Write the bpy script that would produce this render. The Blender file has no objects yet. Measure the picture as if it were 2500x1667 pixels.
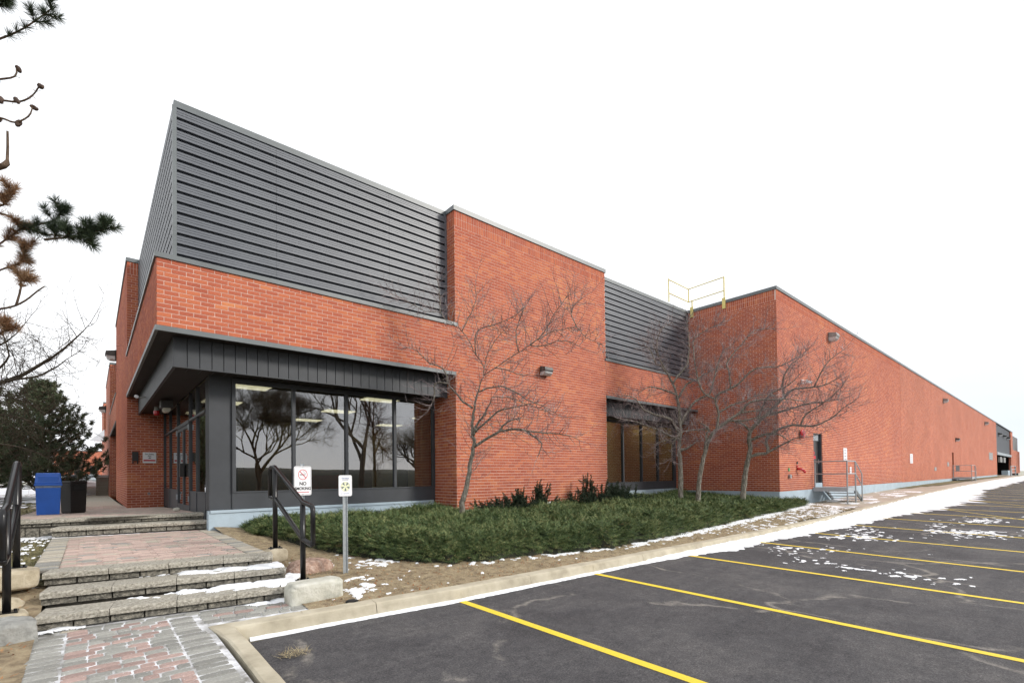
import bpy, bmesh, math, random
import numpy as np
from mathutils import Vector, Matrix, noise
random.seed(7); rng = np.random.default_rng(7)
R = math.radians
scene = bpy.context.scene
col = scene.collection

# ------------------------------------------------------------------ camera
cam_data = bpy.data.cameras.new('camera'); cam = bpy.data.objects.new('camera', cam_data); col.objects.link(cam)
YAW, PITCH, ROLL, FPX = .8562, .0142, -.012, 1185.055
CAM = Vector((-.8632, -10.4465, .6485))
def cam_axes():
    fw = Vector((math.cos(YAW), math.sin(YAW), 0)); rt = Vector((math.sin(YAW), -math.cos(YAW), 0)); up = Vector((0, 0, 1))
    cp, sp = math.cos(PITCH), math.sin(PITCH)
    f2 = cp*fw + sp*up; u2 = -sp*fw + cp*up
    cr, sr = math.cos(ROLL), math.sin(ROLL)
    return cr*rt + sr*u2, -sr*rt + cr*u2, f2
AX_R, AX_U, AX_F = cam_axes()
m = Matrix((( AX_R.x, AX_U.x, -AX_F.x, CAM.x), (AX_R.y, AX_U.y, -AX_F.y, CAM.y), (AX_R.z, AX_U.z, -AX_F.z, CAM.z), (0, 0, 0, 1)))
cam.matrix_world = m
cam_data.sensor_width = 36; cam_data.lens = FPX/2500*36
cam_data.shift_y = (1143.585-833.5)/2500
cam_data.clip_start = .05; cam_data.clip_end = 3000
scene.camera = cam

# ------------------------------------------------------------------ world, sun, exposure
SUN_EL, SUN_AZ = 27, 36                                  # the sun stands behind the camera's right shoulder
world = bpy.data.worlds.new('World'); scene.world = world; world.use_nodes = True
nt = world.node_tree; nt.nodes.clear()
w_out = nt.nodes.new('ShaderNodeOutputWorld'); w_bg = nt.nodes.new('ShaderNodeBackground')
sky = nt.nodes.new('ShaderNodeTexSky'); sky.sky_type = 'NISHITA'; sky.sun_disc = False
sky.sun_elevation = R(SUN_EL); sky.sun_rotation = R(180-SUN_AZ)
tc = nt.nodes.new('ShaderNodeTexCoord'); mp = nt.nodes.new('ShaderNodeMapping'); mp.inputs['Scale'].default_value = (1, 1, 3)
nz = nt.nodes.new('ShaderNodeTexNoise'); nz.inputs['Scale'].default_value = 1.6; nz.inputs['Detail'].default_value = 5
rp = nt.nodes.new('ShaderNodeValToRGB'); rp.color_ramp.elements[0].position = .3; rp.color_ramp.elements[0].color = (.86, .86, .86, 1)
rp.color_ramp.elements[1].position = .6; rp.color_ramp.elements[1].color = (1, 1, 1, 1)
mx = nt.nodes.new('ShaderNodeMix'); mx.data_type = 'RGBA'
mx.inputs[7].default_value = (10.0, 10.15, 10.4, 1)        # the bright overcast layer
nt.links.new(tc.outputs['Generated'], mp.inputs[0]); nt.links.new(mp.outputs[0], nz.inputs['Vector'])
nt.links.new(nz.outputs['Fac'], rp.inputs[0]); nt.links.new(rp.outputs[0], mx.inputs[0])
# the layer thins to a faint blue grey low towards the far end of the building
sx = nt.nodes.new('ShaderNodeSeparateXYZ'); nt.links.new(tc.outputs['Generated'], sx.inputs[0])
def wmath(op, a, b):
    n = nt.nodes.new('ShaderNodeMath'); n.operation = op
    for i, v in enumerate((a, b)):
        if hasattr(v, 'links'): nt.links.new(v, n.inputs[i])
        else: n.inputs[i].default_value = v
    return n.outputs[0]
m1 = nt.nodes.new('ShaderNodeMapRange'); m1.interpolation_type = 'SMOOTHSTEP'; m1.inputs[1].default_value = .90; m1.inputs[2].default_value = 1.0; nt.links.new(sx.outputs[0], m1.inputs[0])
thin = wmath('MULTIPLY', m1.outputs[0], wmath('ADD', .25, nz.outputs['Fac']))
mc = nt.nodes.new('ShaderNodeMix'); mc.data_type = 'RGBA'; mc.inputs[6].default_value = (10.0, 10.15, 10.4, 1); mc.inputs[7].default_value = (6.8, 7.3, 7.9, 1); nt.links.new(thin, mc.inputs[0])
nt.links.new(mc.outputs[2], mx.inputs[7])
nt.links.new(sky.outputs[0], mx.inputs[6]); nt.links.new(mx.outputs[2], w_bg.inputs['Color'])
w_bg.inputs['Strength'].default_value = .1
nt.links.new(w_bg.outputs[0], w_out.inputs[0])
sun_d = bpy.data.lights.new('sun', 'SUN'); sun = bpy.data.objects.new('sun', sun_d); col.objects.link(sun)
sun_d.energy = 2.1; sun_d.angle = R(12); sun_d.color = (1, .95, .88)
sdir = Vector((math.sin(R(SUN_AZ))*math.cos(R(SUN_EL)), -math.cos(R(SUN_AZ))*math.cos(R(SUN_EL)), math.sin(R(SUN_EL))))
sun.rotation_euler = sdir.to_track_quat('Z', 'Y').to_euler(); sun.location = (10, -20, 20)
scene.view_settings.view_transform = 'Standard'; scene.view_settings.look = 'None'
scene.view_settings.gamma = 1; scene.view_settings.exposure = 0.42; scene.view_settings.use_curve_mapping = False
scene.cycles.use_adaptive_sampling = True; scene.cycles.adaptive_threshold = .025
scene.cycles.use_denoising = True; scene.cycles.max_bounces = 7; scene.cycles.diffuse_bounces = 3
scene.cycles.transparent_max_bounces = 8; scene.cycles.glossy_bounces = 3
scene.cycles.caustics_reflective = False; scene.cycles.caustics_refractive = False

# ------------------------------------------------------------------ helpers
def tag(o, label=None, cat=None, group=None, kind=None):
    if label: o['label'] = label
    if cat: o['category'] = cat
    if group: o['group'] = group
    if kind: o['kind'] = kind
    return o
def empty(name, loc=(0, 0, 0), rz=0):
    o = bpy.data.objects.new(name, None); o.location = loc; o.rotation_euler = (0, 0, rz); o.empty_display_size = .1
    col.objects.link(o); return o
def link(name, mesh, parent=None):
    o = bpy.data.objects.new(name, mesh); col.objects.link(o)
    if parent: o.parent = parent
    return o
def copy_tree(o, parent=None):
    c = o.copy(); col.objects.link(c)
    if parent: c.parent = parent
    for ch in list(o.children): copy_tree(ch, c)
    return c
class MB:
    def __init__(s): s.v = []; s.f = []
    def add(s, vs, fs):
        b = len(s.v); s.v.extend(tuple(map(float, p)) for p in vs); s.f.extend(tuple(i+b for i in f) for f in fs)
    def box(s, x0, x1, y0, y1, z0, z1):
        s.add([(x0,y0,z0),(x1,y0,z0),(x1,y1,z0),(x0,y1,z0),(x0,y0,z1),(x1,y0,z1),(x1,y1,z1),(x0,y1,z1)],
              [(0,3,2,1),(4,5,6,7),(0,1,5,4),(1,2,6,5),(2,3,7,6),(3,0,4,7)]); return s
    def cbox(s, x0, x1, y0, y1, z0, z1, c=.005):
        # box with its upper rim and vertical edges chamfered
        def ring(d, z): return [(x0+d+c*0, y0+c+d, z), (x0+c+d, y0+d, z), (x1-c-d, y0+d, z), (x1-d, y0+c+d, z), (x1-d, y1-c-d, z), (x1-c-d, y1-d, z), (x0+c+d, y1-d, z), (x0+d, y1-c-d, z)]
        vs = ring(0, z0) + ring(0, z1-c) + ring(c, z1)
        fs = [(i, (i+1) % 8, 8+(i+1) % 8, 8+i) for i in range(8)] + [(8+i, 8+(i+1) % 8, 16+(i+1) % 8, 16+i) for i in range(8)] + [tuple(range(16, 24))]
        s.add(vs, fs); return s
    def quad(s, a, b, c, d): s.add([a, b, c, d], [(0, 1, 2, 3)]); return s
    def tube(s, pts, rad, n=8, cap=True, flat=1.0):
        pts = [Vector(p) for p in pts]; k = len(pts)
        if not hasattr(rad, '__len__'): rad = [rad]*k
        vs = []; ref = None
        for i, p in enumerate(pts):
            t = (pts[min(i+1, k-1)] - pts[max(i-1, 0)]); t = t.normalized() if t.length > 1e-9 else Vector((0, 0, 1))
            if ref is None: ref = t.orthogonal().normalized()
            ref = (ref - t*ref.dot(t)); ref = ref.normalized() if ref.length > 1e-6 else t.orthogonal().normalized()
            b = t.cross(ref)
            for j in range(n):
                a = 2*math.pi*(j+.5)/n
                vs.append(p + (ref*math.cos(a) + b*math.sin(a)*flat)*rad[i])
        fs = [(i*n+j, i*n+(j+1) % n, (i+1)*n+(j+1) % n, (i+1)*n+j) for i in range(k-1) for j in range(n)]
        if cap: fs += [tuple(range(n))[::-1], tuple(range((k-1)*n, k*n))]
        s.add(vs, fs); return s
    def disc(s, c, nrm, r, h, n=20):
        c = Vector(c); nrm = Vector(nrm).normalized(); return s.tube([c, c+nrm*h], r, n)
    def prism(s, poly, z0, z1):
        n = len(poly); vs = [(x, y, z0) for x, y in poly] + [(x, y, z1) for x, y in poly]
        s.add(vs, [tuple(range(n))[::-1], tuple(range(n, 2*n))] + [(i, (i+1) % n, n+(i+1) % n, n+i) for i in range(n)]); return s
    def extr(s, prof, a, b):
        # prof: (offset vector) list swept from a to b
        a = Vector(a); b = Vector(b); n = len(prof)
        s.add([a+Vector(p) for p in prof]+[b+Vector(p) for p in prof], [(i, (i+1) % n, n+(i+1) % n, n+i) for i in range(n)]+[tuple(range(n))[::-1], tuple(range(n, 2*n))]); return s
    def mesh(s, name, mat, smooth=False):
        me = bpy.data.meshes.new(name); me.from_pydata(s.v, [], s.f); me.materials.append(mat)
        me.polygons.foreach_set('use_smooth', [bool(smooth)]*len(me.polygons))
        me.update(); return me
    def build(s, name, mat, parent=None, smooth=False, recalc=False):
        me = s.mesh(name, mat, smooth)
        if recalc:
            bm = bmesh.new(); bm.from_mesh(me); bmesh.ops.recalc_face_normals(bm, faces=bm.faces); bm.to_mesh(me); bm.free()
        return link(name, me, parent)
def np_mesh(name, V, F, mat, smooth=False):
    # V (n,3), F (m,k)
    me = bpy.data.meshes.new(name); V = np.asarray(V, np.float32); F = np.asarray(F, np.int32); k = F.shape[1]
    me.vertices.add(len(V)); me.vertices.foreach_set('co', V.ravel())
    me.loops.add(F.size); me.loops.foreach_set('vertex_index', F.ravel())
    me.polygons.add(len(F)); me.polygons.foreach_set('loop_start', np.arange(0, F.size, k, dtype=np.int32))
    me.polygons.foreach_set('loop_total', np.full(len(F), k, np.int32))
    me.polygons.foreach_set('use_smooth', np.full(len(F), bool(smooth)))
    me.materials.append(mat); me.update(); me.validate(); return me
def text(body, size, mat, parent, loc, rot, name='lettering', depth=.001, align='CENTER', bold=0.0, sx=1.0):
    cu = bpy.data.curves.new(name, 'FONT'); cu.body = body; cu.size = size; cu.align_x = align; cu.align_y = 'CENTER'; cu.extrude = depth; cu.offset = bold
    o = bpy.data.objects.new(name, cu); col.objects.link(o)
    dg = bpy.context.evaluated_depsgraph_get(); me = bpy.data.meshes.new_from_object(o.evaluated_get(dg))
    bpy.data.objects.remove(o); me.materials.clear(); me.materials.append(mat)
    o = link(name, me, parent); o.location = loc; o.rotation_euler = rot; o.scale = (sx, 1, 1); return o
def interp(x, xs, ys): return float(np.interp(x, xs, ys))
def fbm(x, y, z=0, s=1, o=4): return noise.fractal(Vector((x*s, y*s, z*s)), 1.0, 2.0, o)   # about -1..1

# ------------------------------------------------------------------ materials
def new_mat(name):
    mt = bpy.data.materials.new(name); mt.use_nodes = True; t = mt.node_tree
    return mt, t, t.nodes['Principled BSDF']
def nd(t, kind, **kw):
    n = t.nodes.new(kind)
    for k, v in kw.items(): setattr(n, k, v)
    return n
def ramp(t, fac, stops):
    r = nd(t, 'ShaderNodeValToRGB'); e = r.color_ramp.elements
    while len(e) < len(stops): e.new(.5)
    for i, (p, c) in enumerate(stops): e[i].position = p; e[i].color = (*c, 1)
    t.links.new(fac, r.inputs[0]); return r.outputs[0]
def noise_tex(t, scale, detail=5, rough=.6, coord='Object', vec=None, dist=0):
    n = nd(t, 'ShaderNodeTexNoise'); n.inputs['Scale'].default_value = scale; n.inputs['Detail'].default_value = detail
    n.inputs['Roughness'].default_value = rough; n.inputs['Distortion'].default_value = dist
    if vec is None:
        if coord == 'World': vec = nd(t, 'ShaderNodeNewGeometry').outputs['Position']
        else: vec = nd(t, 'ShaderNodeTexCoord').outputs[coord]
    t.links.new(vec, n.inputs['Vector']); return n.outputs['Fac']
def mixc(t, fac, a, b, mode='MIX'):
    mxn = nd(t, 'ShaderNodeMix', data_type='RGBA', blend_type=mode)
    for sock, v in ((mxn.inputs[0], fac), (mxn.inputs[6], a), (mxn.inputs[7], b)):
        if hasattr(v, 'is_linked') or hasattr(v, 'links'): t.links.new(v, sock)
        elif isinstance(v, (int, float)): sock.default_value = v
        else: sock.default_value = (*v, 1)
    return mxn.outputs[2]
def math_n(t, op, a, b=None, clamp=False):
    n = nd(t, 'ShaderNodeMath', operation=op, use_clamp=clamp)
    for i, v in enumerate((a, b)):
        if v is None: continue
        if hasattr(v, 'links'): t.links.new(v, n.inputs[i])
        else: n.inputs[i].default_value = v
    return n.outputs[0]
def bump(t, b, h, strength=.3, dist=.01):
    n = nd(t, 'ShaderNodeBump'); n.inputs['Strength'].default_value = strength; n.inputs['Distance'].default_value = dist
    t.links.new(h, n.inputs['Height']); t.links.new(n.outputs[0], b.inputs['Normal'])
def simple(name, c1, c2=None, scale=8, rough=.7, metal=0, bmp=0, bscale=60, spec=.5, c3=None, coord='World', bdist=.004):
    mt, t, b = new_mat(name); b.inputs['Roughness'].default_value = rough; b.inputs['Metallic'].default_value = metal
    b.inputs['Specular IOR Level'].default_value = spec
    if c2 is None: c2 = tuple(x*.8 for x in c1)
    st = [(.35, c2), (.65, c1)] if c3 is None else [(.3, c2), (.5, c1), (.72, c3)]
    t.links.new(ramp(t, noise_tex(t, scale, coord=coord), st), b.inputs['Base Color'])
    if bmp: bump(t, b, noise_tex(t, bscale, 4, coord=coord), bmp, bdist)
    return mt
BR = [(0.0, (.34, .082, .046)), (.25, (.41, .107, .059)), (.5, (.46, .126, .066)), (.75, (.52, .154, .073)), (.9, (.58, .20, .088)), (1.0, (.6, .24, .10))]
def brick_mat(name, src):
    mt, t, b = new_mat(name); b.inputs['Roughness'].default_value = .82; b.inputs['Specular IOR Level'].default_value = .35
    rnd = nd(t, 'ShaderNodeObjectInfo').outputs['Random'] if src == 'obj' else nd(t, 'ShaderNodeNewGeometry').outputs['Random Per Island']
    big = noise_tex(t, .55, 4, coord='World')                 # runs of paler and darker bricks
    v = math_n(t, 'ADD', math_n(t, 'MULTIPLY', rnd, .62), math_n(t, 'MULTIPLY', math_n(t, 'SUBTRACT', big, .33), 1.1), clamp=True)
    cb = ramp(t, v, BR)
    fine = noise_tex(t, 38, 5, .7, 'World')
    cb = mixc(t, .55, cb, ramp(t, fine, [(.25, (.62, .6, .6)), (.75, (1.25, 1.25, 1.2))]), 'MULTIPLY')
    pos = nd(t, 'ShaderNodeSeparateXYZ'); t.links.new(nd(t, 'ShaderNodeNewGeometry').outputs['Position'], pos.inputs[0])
    # lime bloom and a smooth darkening towards the foot of the wall
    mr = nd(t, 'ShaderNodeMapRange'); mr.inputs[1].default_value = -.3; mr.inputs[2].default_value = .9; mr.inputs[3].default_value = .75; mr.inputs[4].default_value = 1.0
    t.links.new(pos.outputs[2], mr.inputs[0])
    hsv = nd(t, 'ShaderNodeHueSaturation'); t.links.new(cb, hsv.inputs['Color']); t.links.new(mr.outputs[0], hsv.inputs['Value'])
    bloom = math_n(t, 'MULTIPLY', math_n(t, 'SUBTRACT', noise_tex(t, 1.7, 6, .7, 'World'), .62, True), 1.6, True)
    t.links.new(mixc(t, bloom, hsv.outputs[0], (.62, .42, .36)), b.inputs['Base Color'])
    bump(t, b, noise_tex(t, 130, 4, .7, 'World'), .35, .002)
    return mt
M = {}
M['brick'] = brick_mat('brick_single', 'obj'); M['brickwork'] = brick_mat('brick_joined', 'isl')
M['mortar'] = simple('mortar', (.74, .54, .46), (.64, .45, .38), 3, .95, bmp=.3, bscale=200)
def far_brick_mat():
    mt, t, b = new_mat('far_brickwork'); b.inputs['Roughness'].default_value = .85; b.inputs['Specular IOR Level'].default_value = .35
    g = nd(t, 'ShaderNodeNewGeometry'); sp = nd(t, 'ShaderNodeSeparateXYZ'); t.links.new(g.outputs['Position'], sp.inputs[0])
    cx = nd(t, 'ShaderNodeCombineXYZ'); t.links.new(math_n(t, 'ADD', sp.outputs[0], sp.outputs[1]), cx.inputs[0]); t.links.new(sp.outputs[2], cx.inputs[1])
    bt = nd(t, 'ShaderNodeTexBrick'); bt.offset = .5; bt.inputs['Scale'].default_value = 1; bt.inputs['Brick Width'].default_value = .2215; bt.inputs['Row Height'].default_value = .08
    bt.inputs['Mortar Size'].default_value = .006; bt.inputs['Mortar Smooth'].default_value = .1; bt.inputs['Color1'].default_value = (.36, .085, .043, 1); bt.inputs['Color2'].default_value = (.51, .15, .066, 1)
    bt.inputs['Mortar'].default_value = (.56, .37, .3, 1); bt.inputs['Bias'].default_value = -.1
    t.links.new(cx.outputs[0], bt.inputs['Vector'])
    cb = mixc(t, .6, bt.outputs['Color'], ramp(t, noise_tex(t, .5, 5, .6, 'World'), [(.3, (.8, .76, .74)), (.7, (1.18, 1.2, 1.2))]), 'MULTIPLY')
    t.links.new(cb, b.inputs['Base Color']); bump(t, b, bt.outputs['Fac'], .5, -.006)
    return mt
M['far_brick'] = far_brick_mat()
def siding_mat():
    mt, t, b = new_mat('painted_steel_siding')
    c = ramp(t, noise_tex(t, .9, 5, .6, 'World'), [(.3, (.098, .108, .126)), (.7, (.128, .139, .158))])
    t.links.new(c, b.inputs['Base Color']); b.inputs['Roughness'].default_value = .42; b.inputs['Specular IOR Level'].default_value = .5
    bump(t, b, noise_tex(t, 3, 2, coord='World'), .06, .02); return mt
M['siding'] = siding_mat()
M['flashing'] = simple('flashing_metal', (.13, .148, .155), (.105, .12, .125), 2, .42, spec=.6, bmp=.05, bscale=6)
M['dark_metal'] = simple('dark_bronze_metal', (.056, .061, .069), (.043, .047, .053), 1.5, .48, spec=.4, bmp=.04, bscale=5)
M['soffit'] = simple('soffit_metal', (.028, .024, .023), (.021, .018, .017), 2, .6, spec=.25)
M['concrete_paint'] = simple('painted_concrete', (.40, .49, .56), (.34, .42, .48), 2.2, .8, bmp=.35, bscale=25, bdist=.008)
M['roof'] = simple('roof_membrane', (.2, .2, .2), None, 1, .9)
M['interior_wall'] = simple('interior_wall', (.60, .50, .25), (.54, .44, .22), 1, .8)
M['curtain'] = simple('olive_blind', (.50, .42, .24), (.44, .37, .21), 1, .9)
M['interior_ceiling'] = simple('ceiling_tile', (.5, .48, .4), (.46, .44, .37), 1, .9)
M['interior_floor'] = simple('carpet', (.10, .07, .045), None, 4, .95)
M['interior_wood'] = simple('wood_panel', (.27, .14, .05), (.2, .10, .035), 3, .5)
M['interior_red'] = simple('red_cabinet', (.42, .03, .025), None, 2, .4)
M['interior_pale'] = simple('pale_post', (.5, .47, .35), None, 2, .7)
M['interior_dark'] = simple('dark_doorway', (.03, .022, .015), None, 2, .7)
def emis(name, c, s):
    mt, t, b = new_mat(name); b.inputs['Base Color'].default_value = (.8, .8, .75, 1); b.inputs['Emission Color'].default_value = (*c, 1); b.inputs['Emission Strength'].default_value = s; return mt
M['bay_fill'] = emis('hidden_bay_strip', (1, .88, .6), 8)  # glow of the added strips that light the second bay
M['light_panel'] = emis('lit_ceiling_panel', (1, .93, .68), 1.3)
def glass_mat():
    mt, t, b = new_mat('tinted_glass'); t.nodes.remove(b); out = t.nodes['Material Output']
    tr = nd(t, 'ShaderNodeBsdfTransparent'); bf = nd(t, 'ShaderNodeNewGeometry').outputs['Backfacing']; t.links.new(mixc(t, bf, (.38, .39, .34), (1, 1, 1)), tr.inputs[0])   # tint once per pane
    gl = nd(t, 'ShaderNodeBsdfGlossy'); gl.inputs['Roughness'].default_value = .0; gl.inputs['Color'].default_value = (.92, .93, .95, 1)
    fr = nd(t, 'ShaderNodeFresnel'); fr.inputs[0].default_value = 1.55
    fac = math_n(t, 'MULTIPLY', math_n(t, 'ADD', math_n(t, 'MULTIPLY', fr.outputs[0], 1.2), .21, True), math_n(t, 'SUBTRACT', 1, bf))
    bp = nd(t, 'ShaderNodeBump'); bp.inputs['Strength'].default_value = .02; bp.inputs['Distance'].default_value = .05
    t.links.new(noise_tex(t, .9, 2, .5, 'World'), bp.inputs['Height']); t.links.new(bp.outputs[0], gl.inputs['Normal'])
    mxs = nd(t, 'ShaderNodeMixShader'); t.links.new(fac, mxs.inputs[0]); t.links.new(tr.outputs[0], mxs.inputs[1]); t.links.new(gl.outputs[0], mxs.inputs[2])
    t.links.new(mxs.outputs[0], out.inputs[0]); return mt
M['glass'] = glass_mat()
def asphalt_mat():
    mt, t, b = new_mat('asphalt'); b.inputs['Roughness'].default_value = .9; b.inputs['Specular IOR Level'].default_value = .25
    base = ramp(t, noise_tex(t, .7, 6, .62, 'World', dist=.6), [(.3, (.056, .054, .057)), (.5, (.076, .074, .077)), (.7, (.104, .10, .10))])
    g = nd(t, 'ShaderNodeNewGeometry')
    mpn = nd(t, 'ShaderNodeMapping'); mpn.inputs['Scale'].default_value = (.25, 2.4, 1); t.links.new(g.outputs['Position'], mpn.inputs[0])
    streak = noise_tex(t, 1.6, 6, .7, vec=mpn.outputs[0])
    base = mixc(t, .7, base, ramp(t, streak, [(.3, (.78, .78, .8)), (.7, (1.22, 1.2, 1.18))]), 'MULTIPLY')
    mott = noise_tex(t, 9, 6, .75, 'World', dist=.4)
    base = mixc(t, .85, base, ramp(t, mott, [(.32, (.7, .7, .71)), (.55, (1.02, 1.02, 1.02)), (.72, (1.35, 1.33, 1.3))]), 'MULTIPLY')
    grain = noise_tex(t, 62, 4, .85, 'World')
    base = mixc(t, 1, base, ramp(t, grain, [(.3, (.42, .42, .43)), (.5, (.98, .98, .98)), (.7, (2.0, 1.95, 1.9))]), 'MULTIPLY')
    # light stones in the mix and pale dusty cracks
    vo = nd(t, 'ShaderNodeTexVoronoi'); vo.inputs['Scale'].default_value = 48; t.links.new(g.outputs['Position'], vo.inputs['Vector'])
    base = mixc(t, math_n(t, 'MULTIPLY', math_n(t, 'LESS_THAN', vo.outputs['Distance'], .17), .22), base, (.3, .28, .26))
    wv = nd(t, 'ShaderNodeMapping'); wv.inputs['Scale'].default_value = (.34, .21, .3); wv.inputs['Rotation'].default_value = (0, 0, .3); wv.inputs['Location'].default_value = (.35, .8, 0); t.links.new(g.outputs['Position'], wv.inputs[0])
    nn = nd(t, 'ShaderNodeTexNoise'); nn.inputs['Scale'].default_value = 2.2; nn.inputs['Detail'].default_value = 6; t.links.new(wv.outputs[0], nn.inputs['Vector'])
    add = nd(t, 'ShaderNodeVectorMath', operation='ADD'); sc = nd(t, 'ShaderNodeVectorMath', operation='SCALE'); sc.inputs['Scale'].default_value = .5
    t.links.new(nn.outputs['Color'], sc.inputs[0]); t.links.new(wv.outputs[0], add.inputs[0]); t.links.new(sc.outputs[0], add.inputs[1])
    ve = nd(t, 'ShaderNodeTexVoronoi', feature='DISTANCE_TO_EDGE'); ve.inputs['Scale'].default_value = 1; t.links.new(add.outputs[0], ve.inputs['Vector'])
    line = math_n(t, 'SUBTRACT', 1, math_n(t, 'MULTIPLY', ve.outputs['Distance'], 60), True)
    brk = math_n(t, 'MULTIPLY', math_n(t, 'SUBTRACT', noise_tex(t, 1.1, 5, .7, 'World'), .46, True), 9, True)
    base = mixc(t, math_n(t, 'MULTIPLY', math_n(t, 'MULTIPLY', line, brk), math_n(t, 'MULTIPLY', grain, 1.2), True), base, (.34, .31, .27))
    t.links.new(base, b.inputs['Base Color']); bump(t, b, grain, .5, .006); return mt
M['asphalt'] = asphalt_mat()
def paint_mat():
    mt, t, b = new_mat('yellow_paint'); b.inputs['Roughness'].default_value = .7
    g = noise_tex(t, 70, 5, .8, 'World'); w = noise_tex(t, 3, 5, .7, 'World')
    k = math_n(t, 'MULTIPLY', math_n(t, 'GREATER_THAN', g, .6), math_n(t, 'ADD', math_n(t, 'MULTIPLY', w, .8), .1))
    t.links.new(mixc(t, k, (.82, .60, .045), (.12, .11, .09)), b.inputs['Base Color']); bump(t, b, g, .4, .004); return mt
M['yellow_paint'] = paint_mat()
M['kerb'] = simple('kerb_concrete', (.46, .41, .31), (.33, .29, .215), 3.2, .9, bmp=.6, bscale=90, c3=(.56, .51, .40), bdist=.006)
M['sidewalk'] = simple('sidewalk_concrete', (.42, .36, .29), (.32, .27, .21), 1.2, .9, bmp=.4, bscale=60, c3=(.5, .44, .36))
M['capstone'] = simple('step_capstone', (.36, .335, .28), (.17, .155, .13), 42, .92, bmp=1, bscale=70, c3=(.56, .53, .46), bdist=.012)
M['block'] = simple('split_face_block', (.20, .187, .155), (.075, .07, .062), 28, .95, bmp=1.0, bscale=38, c3=(.42, .385, .32), bdist=.025)
def paver_mat(name, c, src='obj'):
    mt, t, b = new_mat(name); b.inputs['Roughness'].default_value = .88
    rnd = nd(t, 'ShaderNodeObjectInfo').outputs['Random'] if src == 'obj' else nd(t, 'ShaderNodeNewGeometry').outputs['Random Per Island']
    cc = ramp(t, rnd, [(0, tuple(x*.78 for x in c)), (.5, c), (1, tuple(min(.8, x*1.2) for x in c))])
    cc = mixc(t, 1, cc, ramp(t, noise_tex(t, 55, 5, .75, 'World'), [(.28, (.68, .68, .68)), (.6, (1.05, 1.05, 1.05)), (.75, (1.35, 1.35, 1.35))]), 'MULTIPLY')
    spk = math_n(t, 'GREATER_THAN', noise_tex(t, 42, 3, .6, 'World'), .69)     # grains of frost
    cc = mixc(t, math_n(t, 'MULTIPLY', spk, .6), cc, (.8, .8, .82))
    t.links.new(cc, b.inputs['Base Color']); bump(t, b, noise_tex(t, 120, 4, .7, 'World'), .45, .004); return mt
M['paver_grey'] = paver_mat('grey_paver', (.30, .295, .27)); M['paver_red'] = paver_mat('red_paver', (.37, .265, .235))
M['paver_pink'] = paver_mat('faded_pink_paver', (.50, .375, .325)); M['paver_buff'] = paver_mat('buff_paver', (.42, .38, .31))
M['paver_pink_j'] = paver_mat('faded_pink_paver_joined', (.50, .375, .325), 'isl'); M['paver_buff_j'] = paver_mat('buff_paver_joined', (.42, .38, .31), 'isl')
M['joint_sand'] = simple('joint_sand', (.16, .145, .12), (.1, .09, .075), 20, .95)
M['snow'] = simple('snow', (.86, .875, .9), (.82, .84, .87), 6, .6, bmp=.5, bscale=35, spec=.3, bdist=.01)
M['frost_joint'] = simple('frosted_joint', (.80, .81, .84), (.20, .19, .17), 5, .8, bmp=.5)
M['soil'] = simple('mulch_soil', (.29, .225, .14), (.15, .11, .07), 9, .95, bmp=1, bscale=45, c3=(.42, .34, .22), bdist=.02)
M['lawn'] = simple('winter_lawn', (.17, .15, .07), (.09, .08, .045), 5, .95, bmp=1, bscale=40, c3=(.26, .23, .12), bdist=.03)
M['far_ground'] = simple('far_ground', (.30, .28, .2), (.14, .13, .08), .09, .95, c3=(.8, .82, .85))
def leafy(name, cols, rough=.65, trans=0.0):
    mt, t, b = new_mat(name); b.inputs['Roughness'].default_value = rough; b.inputs['Specular IOR Level'].default_value = .3
    r = nd(t, 'ShaderNodeNewGeometry').outputs['Random Per Island']
    cl = math_n(t, 'ADD', math_n(t, 'MULTIPLY', noise_tex(t, 1.1, 4, .6, 'World'), .55), math_n(t, 'MULTIPLY', noise_tex(t, 5.5, 3, .6, 'World'), .5))
    v = math_n(t, 'ADD', math_n(t, 'MULTIPLY', r, .5), math_n(t, 'SUBTRACT', cl, .2), True)
    n = len(cols); t.links.new(ramp(t, v, [(.15+.7*i/(n-1), c) for i, c in enumerate(cols)]), b.inputs['Base Color']); return mt
M['juniper'] = leafy('juniper_foliage', [(.016, .032, .013), (.034, .060, .022), (.062, .10, .034), (.11, .155, .052), (.25, .26, .11)])
M['juniper_dead'] = leafy('dry_juniper', [(.16, .10, .04), (.25, .18, .08), (.34, .26, .13)])
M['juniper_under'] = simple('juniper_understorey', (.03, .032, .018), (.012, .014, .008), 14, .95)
M['yew'] = leafy('yew_needles', [(.012, .022, .014), (.022, .04, .022), (.04, .062, .03)])
M['pine'] = leafy('pine_needles', [(.022, .036, .024), (.04, .06, .035), (.07, .095, .05)])
M['pine_brown'] = leafy('brown_pine_needles', [(.12, .055, .035), (.22, .115, .06), (.32, .21, .12)])
M['far_pine'] = leafy('far_pine_needles', [(.03, .046, .032), (.06, .088, .05), (.10, .135, .07), (.17, .17, .10)])
M['straw'] = leafy('dead_grass', [(.16, .11, .05), (.30, .23, .12), (.46, .38, .22), (.55, .47, .3)], .9)
M['leaf_litter'] = leafy('fallen_leaf', [(.16, .05, .02), (.3, .12, .05), (.42, .25, .12)], .9)
M['lawn_blade'] = leafy('winter_grass', [(.06, .07, .02), (.12, .13, .04), (.26, .22, .1), (.36, .3, .16)], .9)
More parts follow.
